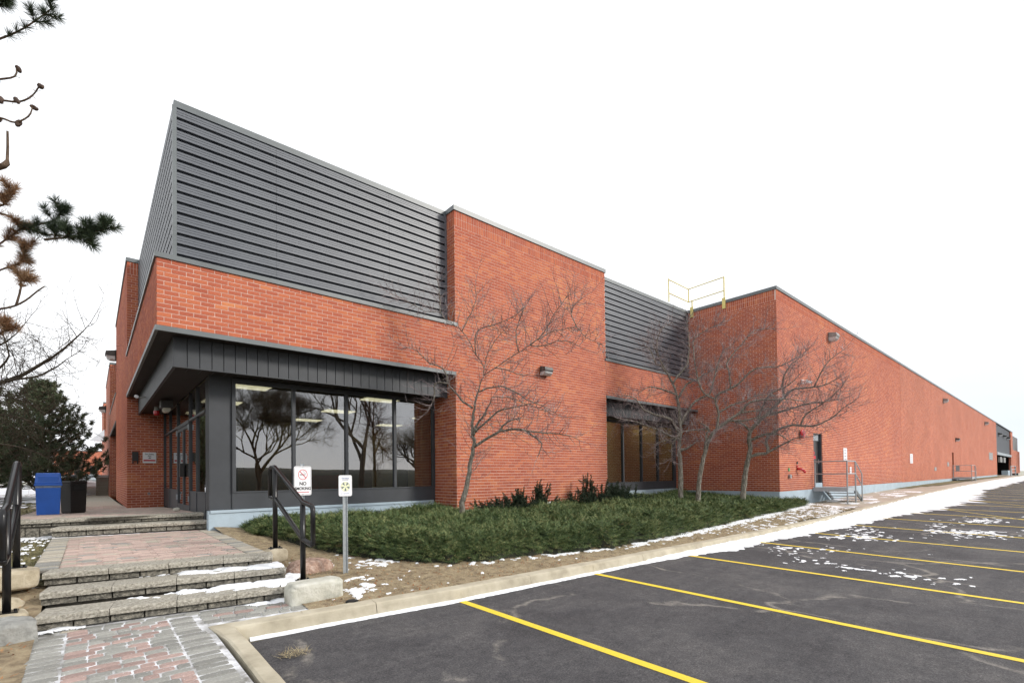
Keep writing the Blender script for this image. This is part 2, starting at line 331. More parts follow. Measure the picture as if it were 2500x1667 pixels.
def bark_mat(name, a, b_, c, sc=26):
    mt, t, b = new_mat(name); b.inputs['Roughness'].default_value = .95; b.inputs['Specular IOR Level'].default_value = .2
    g = nd(t, 'ShaderNodeNewGeometry'); mpn = nd(t, 'ShaderNodeMapping'); mpn.inputs['Scale'].default_value = (1, 1, .28); t.links.new(g.outputs['Position'], mpn.inputs[0])
    n = noise_tex(t, sc, 6, .75, vec=mpn.outputs[0]); t.links.new(ramp(t, n, [(.34, a), (.5, b_), (.66, c)]), b.inputs['Base Color']); bump(t, b, n, .9, .02); return mt
M['bark'] = bark_mat('grey_bark', (.07, .06, .045), (.20, .18, .145), (.42, .40, .35))
M['twig'] = simple('twig_bark', (.22, .17, .17), (.10, .07, .072), 5.5, .9, c3=(.56, .52, .50))
M['twig_far'] = simple('far_twig_bark', (.15, .12, .085), (.075, .06, .045), 1, .95)
M['pine_bark'] = bark_mat('pine_bark', (.05, .035, .025), (.12, .085, .06), (.22, .16, .12))
M['cone'] = simple('pine_cone', (.10, .06, .04), (.04, .025, .02), 60, .8)
M['black_rail'] = simple('black_gloss_paint', (.009, .009, .010), (.007, .007, .008), 3, .28, spec=.4)
M['galv'] = simple('galvanised_steel', (.42, .45, .47), (.33, .36, .38), 22, .42, metal=.55)
M['stair_grey'] = simple('grey_painted_steel', (.36, .40, .43), (.3, .34, .37), 6, .5)
M['stair_dark'] = simple('dark_steel', (.10, .115, .12), None, 6, .5)
M['sign_white'] = simple('sign_white', (.82, .82, .84), (.78, .78, .8), 2, .4)
M['print_black'] = simple('print_black', (.012, .012, .014), None, 2, .5)
M['print_red'] = simple('print_red', (.55, .02, .035), (.5, .02, .03), 2, .5)
M['print_blue'] = simple('print_blue', (.22, .30, .5), None, 2, .5)
M['print_grey'] = simple('print_slate', (.10, .13, .16), None, 2, .5)
M['print_yellow'] = simple('print_pale_yellow', (.78, .80, .55), None, 2, .5)
M['print_lgrey'] = simple('print_grey', (.45, .45, .5), None, 2, .5)
M['blue'] = simple('blue_plastic', (.025, .15, .64), (.022, .125, .55), 3, .35, spec=.5, bmp=.1, bscale=60)
M['bag'] = simple('grey_bin_bag', (.3, .36, .46), (.2, .25, .33), 18, .35, bmp=.5, bscale=40)
M['black_plastic'] = simple('black_plastic', (.022, .018, .017), (.016, .013, .012), 3, .5)
M['brown_metal'] = simple('brown_metal', (.07, .03, .022), None, 3, .35)
M['lamp_body'] = simple('bronze_lamp_housing', (.07, .07, .066), (.05, .05, .047), 5, .5)
M['lamp_grey'] = simple('grey_lamp_housing', (.28, .28, .27), (.22, .22, .21), 5, .5)
def lens_mat():
    mt, t, b = new_mat('prismatic_lens'); b.inputs['Base Color'].default_value = (.55, .56, .56, 1); b.inputs['Roughness'].default_value = .15
    w = nd(t, 'ShaderNodeTexWave'); w.inputs['Scale'].default_value = 22; t.links.new(nd(t, 'ShaderNodeNewGeometry').outputs['Position'], w.inputs['Vector']); bump(t, b, w.outputs['Fac'], .6, .01); return mt
M['lens'] = lens_mat()
M['cream_lens'] = simple('cream_diffuser', (.62, .6, .5), None, 3, .3)
M['red_gloss'] = simple('red_gloss_paint', (.55, .02, .03), (.45, .015, .025), 5, .25)
M['yellow_steel'] = simple('yellow_painted_steel', (.78, .66, .22), (.68, .56, .18), 5, .5)
M['stone_pink'] = simple('pink_granite', (.38, .25, .19), (.20, .135, .105), 16, .9, bmp=1, bscale=26, c3=(.54, .42, .35), bdist=.03)
M['stone_pale'] = simple('pale_limestone', (.50, .49, .42), (.36, .36, .31), 6, .9, bmp=.7, bscale=22, c3=(.62, .61, .55), bdist=.02)
M['stone_grey'] = simple('grey_boulder', (.30, .30, .28), (.19, .19, .18), 7, .9, bmp=.9, bscale=24, c3=(.42, .42, .40), bdist=.02)
M['footing'] = simple('cast_footing', (.42, .36, .26), (.28, .24, .17), 8, .95, bmp=.6, bscale=50, c3=(.54, .48, .37), bdist=.01)
M['rubber'] = simple('black_rubber', (.015, .015, .015), None, 4, .8)
M['car_silver'] = simple('silver_car_paint', (.38, .42, .44), None, 2, .3, metal=.3); M['car_red'] = simple('maroon_car_paint', (.22, .012, .03), None, 2, .25)
M['car_glass'] = simple('car_glass', (.02, .025, .03), None, 2, .08, spec=.8); M['car_black'] = simple('black_car_paint', (.02, .022, .024), None, 2, .3)
M['tyre'] = simple('tyre', (.012, .012, .012), None, 3, .9); M['lamp_red'] = simple('tail_lamp', (.35, .01, .01), None, 3, .3)
M['door_dark'] = simple('dark_door_paint', (.055, .05, .05), (.045, .042, .042), 3, .35)

# ------------------------------------------------------------------ pieces: the 300 largest as objects, the rest joined
BOX_V = np.array([(-.5,-.5,-.5),(.5,-.5,-.5),(.5,.5,-.5),(-.5,.5,-.5),(-.5,-.5,.5),(.5,-.5,.5),(.5,.5,.5),(-.5,.5,.5)])
BOX_F = np.array([(0,3,2,1),(4,5,6,7),(0,1,5,4),(1,2,6,5),(2,3,7,6),(3,0,4,7)])
def cham_unit():
    mb = MB(); mb.cbox(-.5, .5, -.5, .5, -.5, .5, .10); return mb
class Pieces:
    def __init__(s): s.p = []
    def add(s, mtx, dims, key=None): s.p.append((mtx, dims, key))
    def emit(s, parent, name, mats, stuff_name, stuff_mats, unit=None, limit=300, quadF=BOX_F, quadV=BOX_V):
        # mtx: 4x4 with orthonormal frame; dims: piece size
        def size(e):
            c = e[0].translation; d = (c-CAM); dep = d.dot(AX_F)
            if dep < .3: return 0
            vx = abs(d.dot(AX_R)/dep); vy = d.dot(AX_U)/dep
            big = sorted(e[1])[-1]*sorted(e[1])[-2]
            nrm = e[0].to_3x3() @ Vector((0, -1, 0) if e[1][1] == min(e[1]) else (0, 0, 1)); face = -nrm.dot(d.normalized())
            vis = (vx < 1.07) and (-.47 < vy < .98)
            return big/dep/dep*max(face, .02)*(1 if vis else .01)
        order = sorted(s.p, key=size, reverse=True)
        units = {}
        for mtx, dims, key in order[:limit]:
            if key not in units:
                mb = MB()
                if unit: units[key] = unit().mesh(name, mats[key])
                else: mb.add(quadV, quadF); units[key] = mb.mesh(name, mats[key])
            o = link(name, units[key], parent); o.matrix_local = mtx @ Matrix.Diagonal((*dims, 1))
        rest = order[limit:]
        for key in sorted({e[2] for e in rest}, key=str):
            es = [e for e in rest if e[2] == key]
            V = np.empty((len(es), 8, 3)); F = np.empty((len(es), 6, 4), int)
            for i, (mtx, dims, _) in enumerate(es):
                A = np.array(mtx); V[i] = (BOX_V*np.array(dims))@A[:3, :3].T + A[:3, 3]; F[i] = BOX_F+8*i
            o = link(stuff_name, np_mesh(stuff_name, V.reshape(-1, 3), F.reshape(-1, 4), stuff_mats[key]), parent); o['kind'] = 'stuff'

# ------------------------------------------------------------------ the brick building
MOD, CRS = .2215, .08
ZT = 7.72; ZB = 4.645; ZS = 3.36; ZF = 2.75
bld = tag(empty('brick_building'), 'long low red brick office and warehouse building with dark ribbed metal upper walls', 'building')
bricks = Pieces(); wall_slabs = []
def face(o, u, L, z0, z1, n, soldier=False, thick=.22, phase=0, uo=0.0, slab=True, skip=(9, 9)):
    o = Vector((*o, 0)); u = Vector((*u, 0)); n = Vector((*n, 0))
    mb = MB(); a = o - n*.0045 + u*.010; b = a - n*thick; e = u*(L-.02)
    vs = [a, a+e, b+e, b]
    mb.add([(p.x, p.y, z0) for p in vs]+[(p.x, p.y, z1) for p in vs], [(0,3,2,1),(4,5,6,7),(0,1,5,4),(1,2,6,5),(2,3,7,6),(3,0,4,7)])
    if slab: mb.build('wall', M['mortar'], bld, recalc=True)
    rot = Matrix((( u.x, -n.x, 0, 0), (u.y, -n.y, 0, 0), (0, 0, 1, 0), (0, 0, 0, 1)))   # local x = u, y = inward, z = up
    ztop = z1
    if soldier:
        ztop = z1-.4
        for zz in (z1-.4, z1-.2):
            k = 0
            while k*.08 < L-.02:
                c = o + u*(k*.08+.04)
                if k*.08+.08 <= L+.01:
                    mt = rot.copy(); mt.translation = Vector((c.x, c.y, zz+.1)) + (-n)*(.02-random.uniform(0, .0015))
                    bricks.add(mt, (.068, .04, .188), 'b')
                k += 1
    k0 = round((z0)/CRS); k = k0
    while (k+1)*CRS <= ztop+.001:
        if skip[0]-.01 < k*CRS < skip[1]-.01: k += 1; continue
        zc = k*CRS+CRS/2; s = -MOD/2 if (k+phase) % 2 else 0.0
        x = -((uo - s) % MOD)
        while x < L-.03:
            a0 = max(x+.006, .004); a1 = min(x+MOD-.006, L-.004)
            if a1-a0 > .03:
                c = o + u*((a0+a1)/2)
                mt = rot.copy(); mt.translation = Vector((c.x, c.y, zc+random.uniform(-.0008, .0008))) - n*(.02-random.uniform(0, .0018))
                bricks.add(mt, (a1-a0, .04, CRS-.0130+random.uniform(-.001, .001)), 'b')
            x += MOD
        k += 1
def flash(x0, x1, y0, y1, z0, z1, name='cap_flashing', mat='flashing'):
    return MB().box(x0, x1, y0, y1, z0, z1).build(name, M[mat], bld)
ZG = -.24                                                       # bottom course
BX = [0, 6.3, 12.54, 18.77]; YW = 1.08; YS = .41; XS = .34
# front facade
face((0, 0), (1, 0), 6.3, ZS, 4.56, (0, -1), skip=(0, 9)); face((6.3, 0), (1, 0), 6.24, ZG, 7.6, (0, -1), True, uo=6.3, skip=(ZS, 4.56))
face((12.54, 0), (1, 0), 6.23, ZS, 4.56, (0, -1), skip=(0, 9)); face((0, 0), (1, 0), 18.77, ZS, 4.56, (0, -1), slab=False)
face((18.77, YW), (0, -1), YW+3.22, -.08, 7.6, (-1, 0), True)      # end wall of the long wing
# reveals
face((6.3, YW), (0, -1), YW-.004, ZG, ZS, (-1, 0)); face((6.3, YS), (0, -1), YS-.004, ZB, 7.6, (-1, 0), True)
# left side of the building
face((0, 9.1), (0, -1), 9.096, ZS, 4.56, (-1, 0)); face((0, 17.9), (0, -1), 8.8, ZG, 7.6, (-1, 0), True)
face((0, 9.1), (1, 0), XS, ZB, 7.6, (0, -1), True)
face((0.004, 9.1), (1, 0), .95, -.32, ZS, (0, -1))                # wall carrying the fire sign
face((0, 27.2), (1, 0), XS, ZB, 7.6, (0, -1), True); face((0.004, 27.2), (1, 0), .95, -.32, ZS, (0, -1))
# long wall of the wing: real bricks near, brickwork in the material beyond
face((18.77, -3.22), (1, 0), 20.23, 2.32, 7.6, (0, -1), True)
face((18.77, -3.22), (1, 0), 3.75, ZG+.16, 2.32, (0, -1)); face((23.64, -3.22), (1, 0), 15.36, ZG+.16, 2.32, (0, -1), uo=4.87)
bricks.emit(bld, 'brick', {'b': M['brick']}, 'brickwork', {'b': M['brickwork']})
for e in ((39.02, 59.3, -3.22, -2.9, -.1, 7.6), (60.3, 100.6, -3.22, -2.9, -.1, 7.6), (59.3, 60.3, -3.22, -2.9, 2.3, 7.6), (126.6, 131, -3.22, -2.9, -.1, 7.6), (131.02, 150, -3.18, -2.9, -.1, 4.4),
          (.0, .3, 17.92, 27.2, 3.36, 4.56), (0, .3, 27.5, 37.3, -.5, 7.6), (0, .3, 37.32, 46.5, -.5, 4.56), (0, .3, 46.6, 56, -.5, 7.6)): MB().box(*e).build('wall', M['far_brick'], bld)
# concrete plinth
pl = MB(); pl.box(.93, 6.22, .98, 1.2, -.9, 0); pl.box(13.5, 18.7, .98, 1.2, -.9, 0); pl.box(6.31, 12.53, .012, .2, -.9, ZG+.004); pl.box(6.2, 6.32, .5, 1.2, -.9, ZG+.002)
pl.build('plinth', M['concrete_paint'], bld)
pl = MB(); pl.box(18.775, 18.99, -3.0, .98, -1.0, -.082); pl.box(18.762, 59.28, -3.212, -3.0, -1.0, -.084); pl.box(60.32, 100.6, -3.212, -3.0, -1, -.084); pl.box(59.28, 60.32, -3.0, -2.9, -1, -.09); pl.build('plinth', M['concrete_paint'], bld)
MB().box(.96, 6.2, .955, .99, -.045, .012).build('window_ledge', M['concrete_paint'], bld)
# metal cappings
flash(-.03, 6.36, -.03, .42, 4.56, ZB); flash(12.5, 18.74, -.03, .42, 4.56, ZB); flash(-.034, XS, .42, 9.1, 4.56, ZB+.002); flash(-.03, XS, 17.9, 27.2, 4.56, ZB)
flash(.3, 6.3, YS-.03, YS+.25, 7.6, ZT); flash(6.27, 12.57, -.03, .3, 7.6, ZT+.002); flash(12.57, 18.9, YS-.03, YS+.25, 7.6, ZT)
flash(.302, .55, YS+.25, 9.1, 7.6, ZT-.002); flash(-.03, .3, 9.07, 17.93, 7.6, ZT); flash(.3, .55, 9.1, 27.2, 7.6, ZT-.004); flash(-.03, .3, 27.17, 37.33, 7.6, ZT); flash(-.03, .3, 46.57, 56, 7.6, ZT)
flash(6.27, 6.5, .3, YS-.03, 7.6, ZT-.001)
flash(18.74, 19.0, -3.25, YS-.03, 7.6, ZT+.001); flash(19.0, 131.03, -3.251, -2.95, 7.6, ZT)
flash(-.02, 6.31, -.02, .03, 3.27, ZS, 'soffit_trim'); flash(-.021, .03, .03, 9.1, 3.27, ZS, 'soffit_trim'); flash(12.54, 18.76, -.02, .03, 3.27, ZS, 'soffit_trim'); flash(-.02, .03, 17.9, 27.2, 3.27, ZS, 'soffit_trim')
# ribbed steel siding, one object per plank
def siding(p0, p1, n, z0, z1, rows, splits=(1,)):
    p0 = Vector((*p0, 0)); p1 = Vector((*p1, 0)); n = Vector((*n, 0)); P = (z1-z0)/rows
    prof = [(0, .004), (.062, 0), (.062, .045), (.056, .050), (.062, .055), (.062, .090), (.056, .095), (.062, .10), (.062, .138), (.0, .144), (0, P-.001), (-.02, P-.001), (-.02, .004)]
    cuts = [0]+list(splits)
    for a, b in zip(cuts[:-1], cuts[1:]):
        A = p0.lerp(p1, a); Bq = p0.lerp(p1, b) - (p1-p0).normalized()*(.004 if b < 1 else 0)
        mb = MB(); mb.extr([(n.x*q[0], n.y*q[0], q[1]) for q in prof], A, Bq)
        me = None
        for i in range(rows):
            if me is None: o = mb.build('siding_plank', M['siding'], bld, recalc=True); me = o.data
            else: o = link('siding_plank', me, bld)
            o.location = (0, 0, z0+i*P)
siding((XS, YS), (6.3, YS), (0, -1), ZB, 7.6, 15, (.29, .72, 1)); siding((12.54, YS), (18.77, YS), (0, -1), ZB, 7.6, 15, (.5, 1))
siding((XS, 9.1), (XS, YS), (-1, 0), ZB, 7.6, 15, (.5, 1)); siding((XS, 27.2), (XS, 17.9), (-1, 0), ZB, 7.6, 15)
siding((100.6, -3.0), (126.6, -3.0), (0, -1), 3.3, 7.6, 21)
MB().box(6.235, 6.296, .345, YS, ZB, 7.6).build('corner_trim', M['siding'], bld); MB().box(XS-.068, XS-.001, YS-.068, YS-.001, ZB, 7.6).build('corner_trim', M['flashing'], bld)
# soffits, hanging board fascias
for e in ((.03, 6.29, .03, YW+.2, 3.30, 3.36), (.03, 1.0, YW+.2, 9.09, 3.30, 3.36), (12.55, 18.76, .03, YW+.2, 3.3, 3.36), (.03, 1.0, 17.9, 27.19, 3.3, 3.36),
          (.32, 6.29, .42, YW+.1, ZF+.03, ZF+.08), (.32, .96, YW+.1, 9.09, ZF+.03, ZF+.08), (12.55, 18.76, .42, YW+.1, ZF+.03, ZF+.08), (.32, 1.0, 17.9, 27.19, ZF+.03, ZF+.08)): MB().box(*e).build('soffit', M['soffit'], bld)
for k in range(27):                                               # soffit battens seen from below
    MB().box(.33+k*.22, .335+k*.22, .44, YW, ZF+.022, ZF+.03).build('soffit_batten', M['dark_metal'], bld)
def boards(p0, p1, n, w=.2, name='fascia_board', z0=ZF, z1=3.295):
    p0 = Vector((*p0, 0)); p1 = Vector((*p1, 0)); L = (p1-p0).length; u = (p1-p0)/L; k = max(1, round(L/w)); w = L/k; n = Vector((*n, 0)); me = None
    for i in range(k):
        if me is None:
            mb = MB(); a = u*.003; b = u*(w-.003); f = n*0; g = -n*.03
            c = .006
            prof = [a+g, a-n*c, a+u*c, b-u*c, b-n*c, b+g]
            mb.add([(q.x, q.y, z0) for q in prof]+[(q.x, q.y, z1) for q in prof], [(i2, (i2+1) % 6, 6+(i2+1) % 6, 6+i2) for i2 in range(6)]+[(5,4,3,2,1,0), (6,7,8,9,10,11)])
            me = mb.build(name, M['dark_metal'], bld, recalc=True); o = me; me = o.data
        else: o = link(name, me, bld)
        o.location = p0+u*(w*i)
boards((.30, .376), (6.29, .376), (0, -1)); boards((.28, 9.09), (.28, .376), (-1, 0)); boards((12.55, .376), (18.76, .376), (0, -1)); boards((.28, 27.19), (.28, 17.9), (-1, 0), .4)
MB().box(.315, 6.29, .408, .42, ZF+.005, 3.29).box(.312, .32, .42, 9.08, ZF+.005, 3.29).box(12.55, 18.76, .408, .42, ZF+.005, 3.29).build('fascia_backing', M['soffit'], bld)
MB().box(.285, 6.29, .37, .44, ZF-.02, ZF-.001).build('fascia_edge', M['dark_metal'], bld); MB().box(.275, .33, .44, 9.09, ZF-.02, ZF-.001).build('fascia_edge', M['dark_metal'], bld)
# glazed bays
def bay(xs, y, z0, z1, last_narrow=False):
    w = tag(empty('window')); w.parent = bld
    MB().box(xs[0]-.035, xs[-1]+.035, y-.03, y+.06, 0.014, z0-.03).build('sill_panel', M['dark_metal'], w)
    MB().box(xs[0]-.035, xs[-1]+.035, y-.045, y+.06, z0-.028, z0).build('sill', M['dark_metal'], w)
    MB().box(xs[0]-.035, xs[-1]+.035, y-.045, y+.06, z1, z1+.1).build('window_head', M['dark_metal'], w)
    for x in xs: MB().box(x-.034, x+.034, y-.05, y+.055, z0+.001, z1-.001).build('mullion', M['dark_metal'], w)
    for a, b in zip(xs[:-1], xs[1:]): MB().box(a+.034, b-.034, y+.004, y+.012, z0, z1).build('pane', M['glass'], w)
bay([1.40, 2.60, 3.82, 5.10, 6.262], YW, .385, 2.66); bay([12.65, 13.65, 14.89, 16.14, 17.34, 18.60], YW, .34, 2.66)
MB().box(.96, 1.364, YW, YW+.42, .002, ZF+.03).box(.9605, 1.3645, YW-.004, YW, 2.56, 2.566).build('corner_column', M['dark_metal'], bld)
MB().box(18.62, 18.765, YW-.02, YW+.06, 0, ZF+.03).build('end_trim', M['dark_metal'], bld)
# glazed entrance screen, facing left
ent = tag(empty('entrance_screen')); ent.parent = bld
XD = .975
for a, b in ((1.5, 2.59), (2.59, 3.62), (5.80, 7.55), (7.55, 9.08)):
    MB().box(XD-.02, XD+.05, a+.025, b-.025, -.2, .34).build('sill_panel', M['dark_metal'], ent)
    MB().box(XD, XD+.008, a+.025, b-.025, .37, 2.06).build('pane', M['glass'], ent); MB().box(XD+.0005, XD+.0085, a+.025, b-.025, 2.11, 2.74).build('pane', M['glass'], ent)
    MB().box(XD-.03, XD+.05, a+.025, b-.025, .34, .37).build('rail', M['dark_metal'], ent)
for y in (2.59, 3.62, 5.80, 7.55, 9.06): MB().box(XD-.035, XD+.055, y-.025, y+.025, -.2, 2.76).build('mullion', M['dark_metal'], ent)
MB().box(XD-.04, XD+.055, 1.5, 3.595, 2.06, 2.11).box(XD-.04, XD+.055, 5.825, 9.03, 2.06, 2.11).box(XD-.045, XD+.055, 3.645, 5.775, 2.02, 2.11).build('transom', M['dark_metal'], ent)
MB().box(XD+.001, XD+.009, 3.645, 5.775, 2.11, 2.74).build('pane', M['glass'], ent)
for a, b in ((3.65, 4.70), (4.72, 5.77)):
    dr = tag(empty('door')); dr.parent = ent
    MB().box(XD-.03, XD+.02, a, a+.07, -.17, 2.01).box(XD-.03, XD+.02, b-.07, b, -.17, 2.01).box(XD-.029, XD+.019, a+.07, b-.07, 1.93, 2.01).box(XD-.029, XD+.019, a+.07, b-.07, -.17, .0).build('door_frame', M['dark_metal'], dr)
    MB().box(XD-.004, XD+.004, a+.07, b-.07, 0, 1.93).build('pane', M['glass'], dr)
for z in (.1, 1.85): MB().box(XD-.06, XD-.03, 3.63, 3.66, z, z+.14).box(XD-.06, XD-.03, 5.76, 5.79, z, z+.14).build('hinge', M['galv'], ent)
MB().box(XD-.12, XD-.03, 4.50, 4.66, .72, 1.06).build('push_plate', M['black_plastic'], ent); MB().tube([(XD-.07, 4.8, .75), (XD-.07, 4.8, 1.3)], .014).build('handle', M['galv'], ent)
MB().box(XD-.02, XD+.04, 3.65, 5.77, -.22, -.171).build('threshold', M['galv'], ent)
# rooms behind the glass
rm = tag(empty('office_interior')); rm.parent = bld
MB().box(1.1, 12.4, 1.2, 9.2, -.03, 0).build('room_floor', M['interior_floor'], rm); MB().box(1.05, 12.4, 1.16, 9.2, 2.80, 2.86).build('room_ceiling', M['interior_ceiling'], rm)
MB().box(1.1, 12.4, 9.2, 9.3, 0, 2.8).box(12.3, 12.4, 1.3, 9.2, 0, 2.8).build('room_wall', M['interior_wall'], rm)
MB().box(1.3, 8.2, 9.14, 9.199, 0, .95).box(3.3, 3.9, 9.08, 9.139, 0, 2.0).build('wood_panelling', M['interior_wood'], rm)
MB().box(5.6, 6.6, 8.3, 9.0, 0, .75).build('red_cabinet', M['interior_red'], rm); MB().box(6.7, 8.4, 2.6, 2.8, 0, 2.8).build('partition', M['interior_wood'], rm)
MB().box(6.3, 6.7, 2.0, 2.1, 0, 2.8).box(6.06, 6.14, 1.32, 1.4, 0, 2.8).build('wall_post', M['interior_pale'], rm)
MB().box(2.6, 3.1, 9.08, 9.138, 0, 2.1).box(6.9, 7.8, 9.08, 9.138, 0, 2.1).box(9.4, 9.9, 9.1, 9.16, 0, 2.1).build('interior_door', M['interior_dark'], rm)
for x in (1.9, 5.2, 8.5):
    for y in (2.1, 5.1, 8.1): MB().box(x-.45, x+.45, y-.3, y+.3, 2.775, 2.799).build('ceiling_or_fill_light', M['light_panel'], rm)
MB().box(12.6, 18.7, 1.75, 1.8, 0, 2.8).box(12.5, 12.6, 1.2, 2.6, 0, 2.8).box(18.66, 18.76, 1.2, 2.7, 0, 2.8).build('curtain_wall', M['curtain'], rm)
MB().box(12.6, 18.66, 1.16, 2.6, 2.80, 2.86).build('room_ceiling', M['interior_ceiling'], rm); MB().box(12.6, 18.7, 1.2, 2.6, -.03, 0).build('room_floor', M['interior_floor'], rm)
for x in (14.2, 17.4): MB().box(x-.9, x+.9, 1.24, 1.36, 2.775, 2.799).build('ceiling_or_fill_light', M['bay_fill'], rm)  # strips set out of sight behind the window head, added to brighten the blinds
# body of the building: roof and hidden walls close the volume
bd = MB(); bd.box(XS+.05, 19.2, YS+.22, 56, ZB-.1, 7.3); bd.box(19.2, 150, -2.9, 56, 4.0, 7.3); bd.build('roof', M['roof'], bld)
bd = MB(); bd.box(1.0, 1.15, 9.5, 56, -.6, 4.5); bd.box(19.2, 19.4, -2.8, 56, -.6, 4.5); bd.box(1.0, 150, 55.8, 56, -.6, 7.3); bd.box(149.8, 150, -2.9, 55.8, -.6, 7.3); bd.box(1.0, 6.3, YW+.25, 1.5, 2.9, 4.6); bd.box(12.5, 18.7, YW+.25, 1.6, 2.9, 4.6); bd.build('inner_wall', M['dark_metal'], bld)
# doors in the long wall and the loading dock
d1 = tag(empty('door')); d1.parent = bld
MB().box(22.58, 23.58, -3.07, -3.02, .17, 2.30).build('door_leaf', M['door_dark'], d1); MB().box(22.52, 22.58, -3.19, -3.0, -.08, 2.32).box(23.58, 23.64, -3.19, -3.0, -.08, 2.32).build('door_frame', M['dark_metal'], d1)
MB().box(22.58, 23.58, -3.21, -3.0, -.08, .168).build('door_sill', M['concrete_paint'], d1); MB().box(22.62, 23.54, -3.10, -3.071, 2.02, 2.29).build('louvre', M['stair_grey'], d1)
MB().box(22.92, 23.24, -3.075, -3.071, 1.22, 1.36).build('door_notice', M['print_red'], d1); MB().box(23.0, 23.1, -3.076, -3.072, 1.42, 1.54).build('door_notice', M['print_red'], d1)
MB().tube([(23.45, -3.12, 1.0), (23.45, -3.12, 1.2)], .015).build('handle', M['galv'], d1)
d2 = tag(empty('door')); d2.parent = bld
MB().box(59.3, 60.3, -3.05, -3.0, .1, 2.3).build('door_leaf', M['red_gloss' if False else 'brown_metal'], d2)
dk = tag(empty('loading_dock')); dk.parent = bld
MB().box(100.6, 126.6, -1.0, -.8, -.6, 3.3).build('dock_wall', M['door_dark'], dk)
MB().box(100.6, 126.6, -3.3, -3.0, 2.9, 3.3).build('dock_canopy', M['stair_grey'], dk)
for x in (104, 110): MB().box(x, x+3.0, -3.35, -3.1, 1.8, 2.6).build('dock_sign', M['lamp_grey'], dk)
MB().box(118, 126.4, -3.3, -2.5, -.6, .5).build('dock_bumper', M['concrete_paint'], dk); MB().box(100.6, 126.6, -2.9, -1.0, -.6, -.3).build('dock_floor', M['sidewalk'], dk)

# ------------------------------------------------------------------ ground heights
def A(x): return interp(x, [10, 14, 20, 30, 45, 65], [-1, -.97, -.88, -.72, -.58, -.5])
def lot_z(x, y): return A(x) + .02*min(0, max(y, -30)+5.25)
def lawn_z(x, y): return interp(y, [-6, -4, -2.6, -1, 2, 10, 40, 75, 120], [-.93, -.86, -.62, -.5, -.44, -.4, -.35, .05, .1]) - .05*max(0, min(1, (-1.6-x)/3))
KX = [.3, 2.8, 5.5, 8.2, 11.5, 16, 120]; KY = [-4.93, -5.12, -5.2, -5.25, -5.35, -5.5, -5.5]
def kerb_y(x): return interp(x, KX, KY)
def bed_z(x, y):
    t = y - kerb_y(x) - .25
    base = interp(t, [0, 1.3, 3.6, 6], [-.862, -.75, -.60, -.43]) + (A(x)+1)*.9
    if x < 2.2: base += (2.2-x)*.10*max(0, min(1, (t-1.4)/3))*1.1
    return base + .012*fbm(x, y, 0, 2.5)
def grid(name, xs, ys, zf, mat, kind='structure', keep=None, smooth=True, parent=None):
    nx, ny = len(xs), len(ys); V = [(x, y, zf(x, y)) for y in ys for x in xs]
    F = [(j*nx+i, j*nx+i+1, (j+1)*nx+i+1, (j+1)*nx+i) for j in range(ny-1) for i in range(nx-1) if keep is None or keep((xs[i]+xs[i+1])/2, (ys[j]+ys[j+1])/2)]
    o = link(name, np_mesh(name, V, F, mat, smooth), parent)
    if kind: o['kind'] = kind
    return o
def ls(a, b, n): return list(np.linspace(a, b, n))
def gz(x, y):
    if x < -1.2 and y > -6.5: return lawn_z(x, y) - .10
    if x < 0 and y > -7: return -1.35
    return lot_z(x, y) - (.16 if y < -5.4 else .7)
grid('ground', ls(-700, -60, 8)+ls(-40, -4, 7)+[-1.8, -1.1, .0]+ls(2, 30, 8)+ls(45, 130, 6)+ls(200, 900, 6), ls(-700, -60, 7)+ls(-30, -6, 9)+[-5, -4]+ls(0, 60, 13)+ls(80, 900, 9), gz, M['far_ground'])
grid('parking_lot', ls(.2, 30, 60)+ls(32, 150, 40)+[220, 400], [-400, -120, -60, -40]+ls(-30, -5.0, 40), lot_z, M['asphalt'])
grid('approach_road', [-60, -20, -8, -2, .2], [-60, -30, -20, -12, -9.6], lambda x, y: lot_z(x, y)-.012, M['asphalt'])
grid('lawn', ls(-60, -12, 9)+ls(-11, -1.28, 36), ls(-9.4, 12, 80)+ls(13, 60, 24), lambda x, y: lawn_z(x, y)+.02*fbm(x, y, 0, 1.5), M['lawn'])
bed = grid('planting_bed', ls(1.02, 6, 60)+ls(6.15, 20.6, 90), ls(-5.1, 1.1, 70), lambda x, y: bed_z(x, y) if y > kerb_y(x)+.2 else -1.05+A(x)+1-.06, M['soil'])
bed_l = grid('planting_bed', ls(-4.2, -1.26, 24), ls(-9.4, -2.5, 50), lambda x, y: lawn_z(x, y)+.03+.02*fbm(x, y, 3, 2.5), M['soil'])
grid('sidewalk', ls(20.4, 40, 20)+ls(42, 118, 20), [-5.32, -5.2, -4.6, -3.15, -2.8], lambda x, y: A(x)+.155+.03*max(0, (y+5.2)/2), M['sidewalk'])
grid('grass_verge', ls(36, 100, 60), ls(-4.4, -3.2, 5), lambda x, y: A(x)+.20+.02*fbm(x, y, 0, 1), M['lawn'], keep=lambda x, y: y > -4.4+.5*fbm(x, 0, 0, .2)+max(0, (44-x)*.12))
grid('snow_field', ls(-70, 20, 46), ls(42, 60, 12), lambda x, y: interp(y, [42, 50, 60], [-.36, .02, -.02])+.12*fbm(x, y, 0, .25), M['snow'], keep=lambda x, y: True)
grid('far_parking_lot', ls(-90, 60, 20), [58, 70, 90, 105], lambda x, y: interp(y, [58, 70, 105], [-.1, .02, .08]), M['asphalt'])

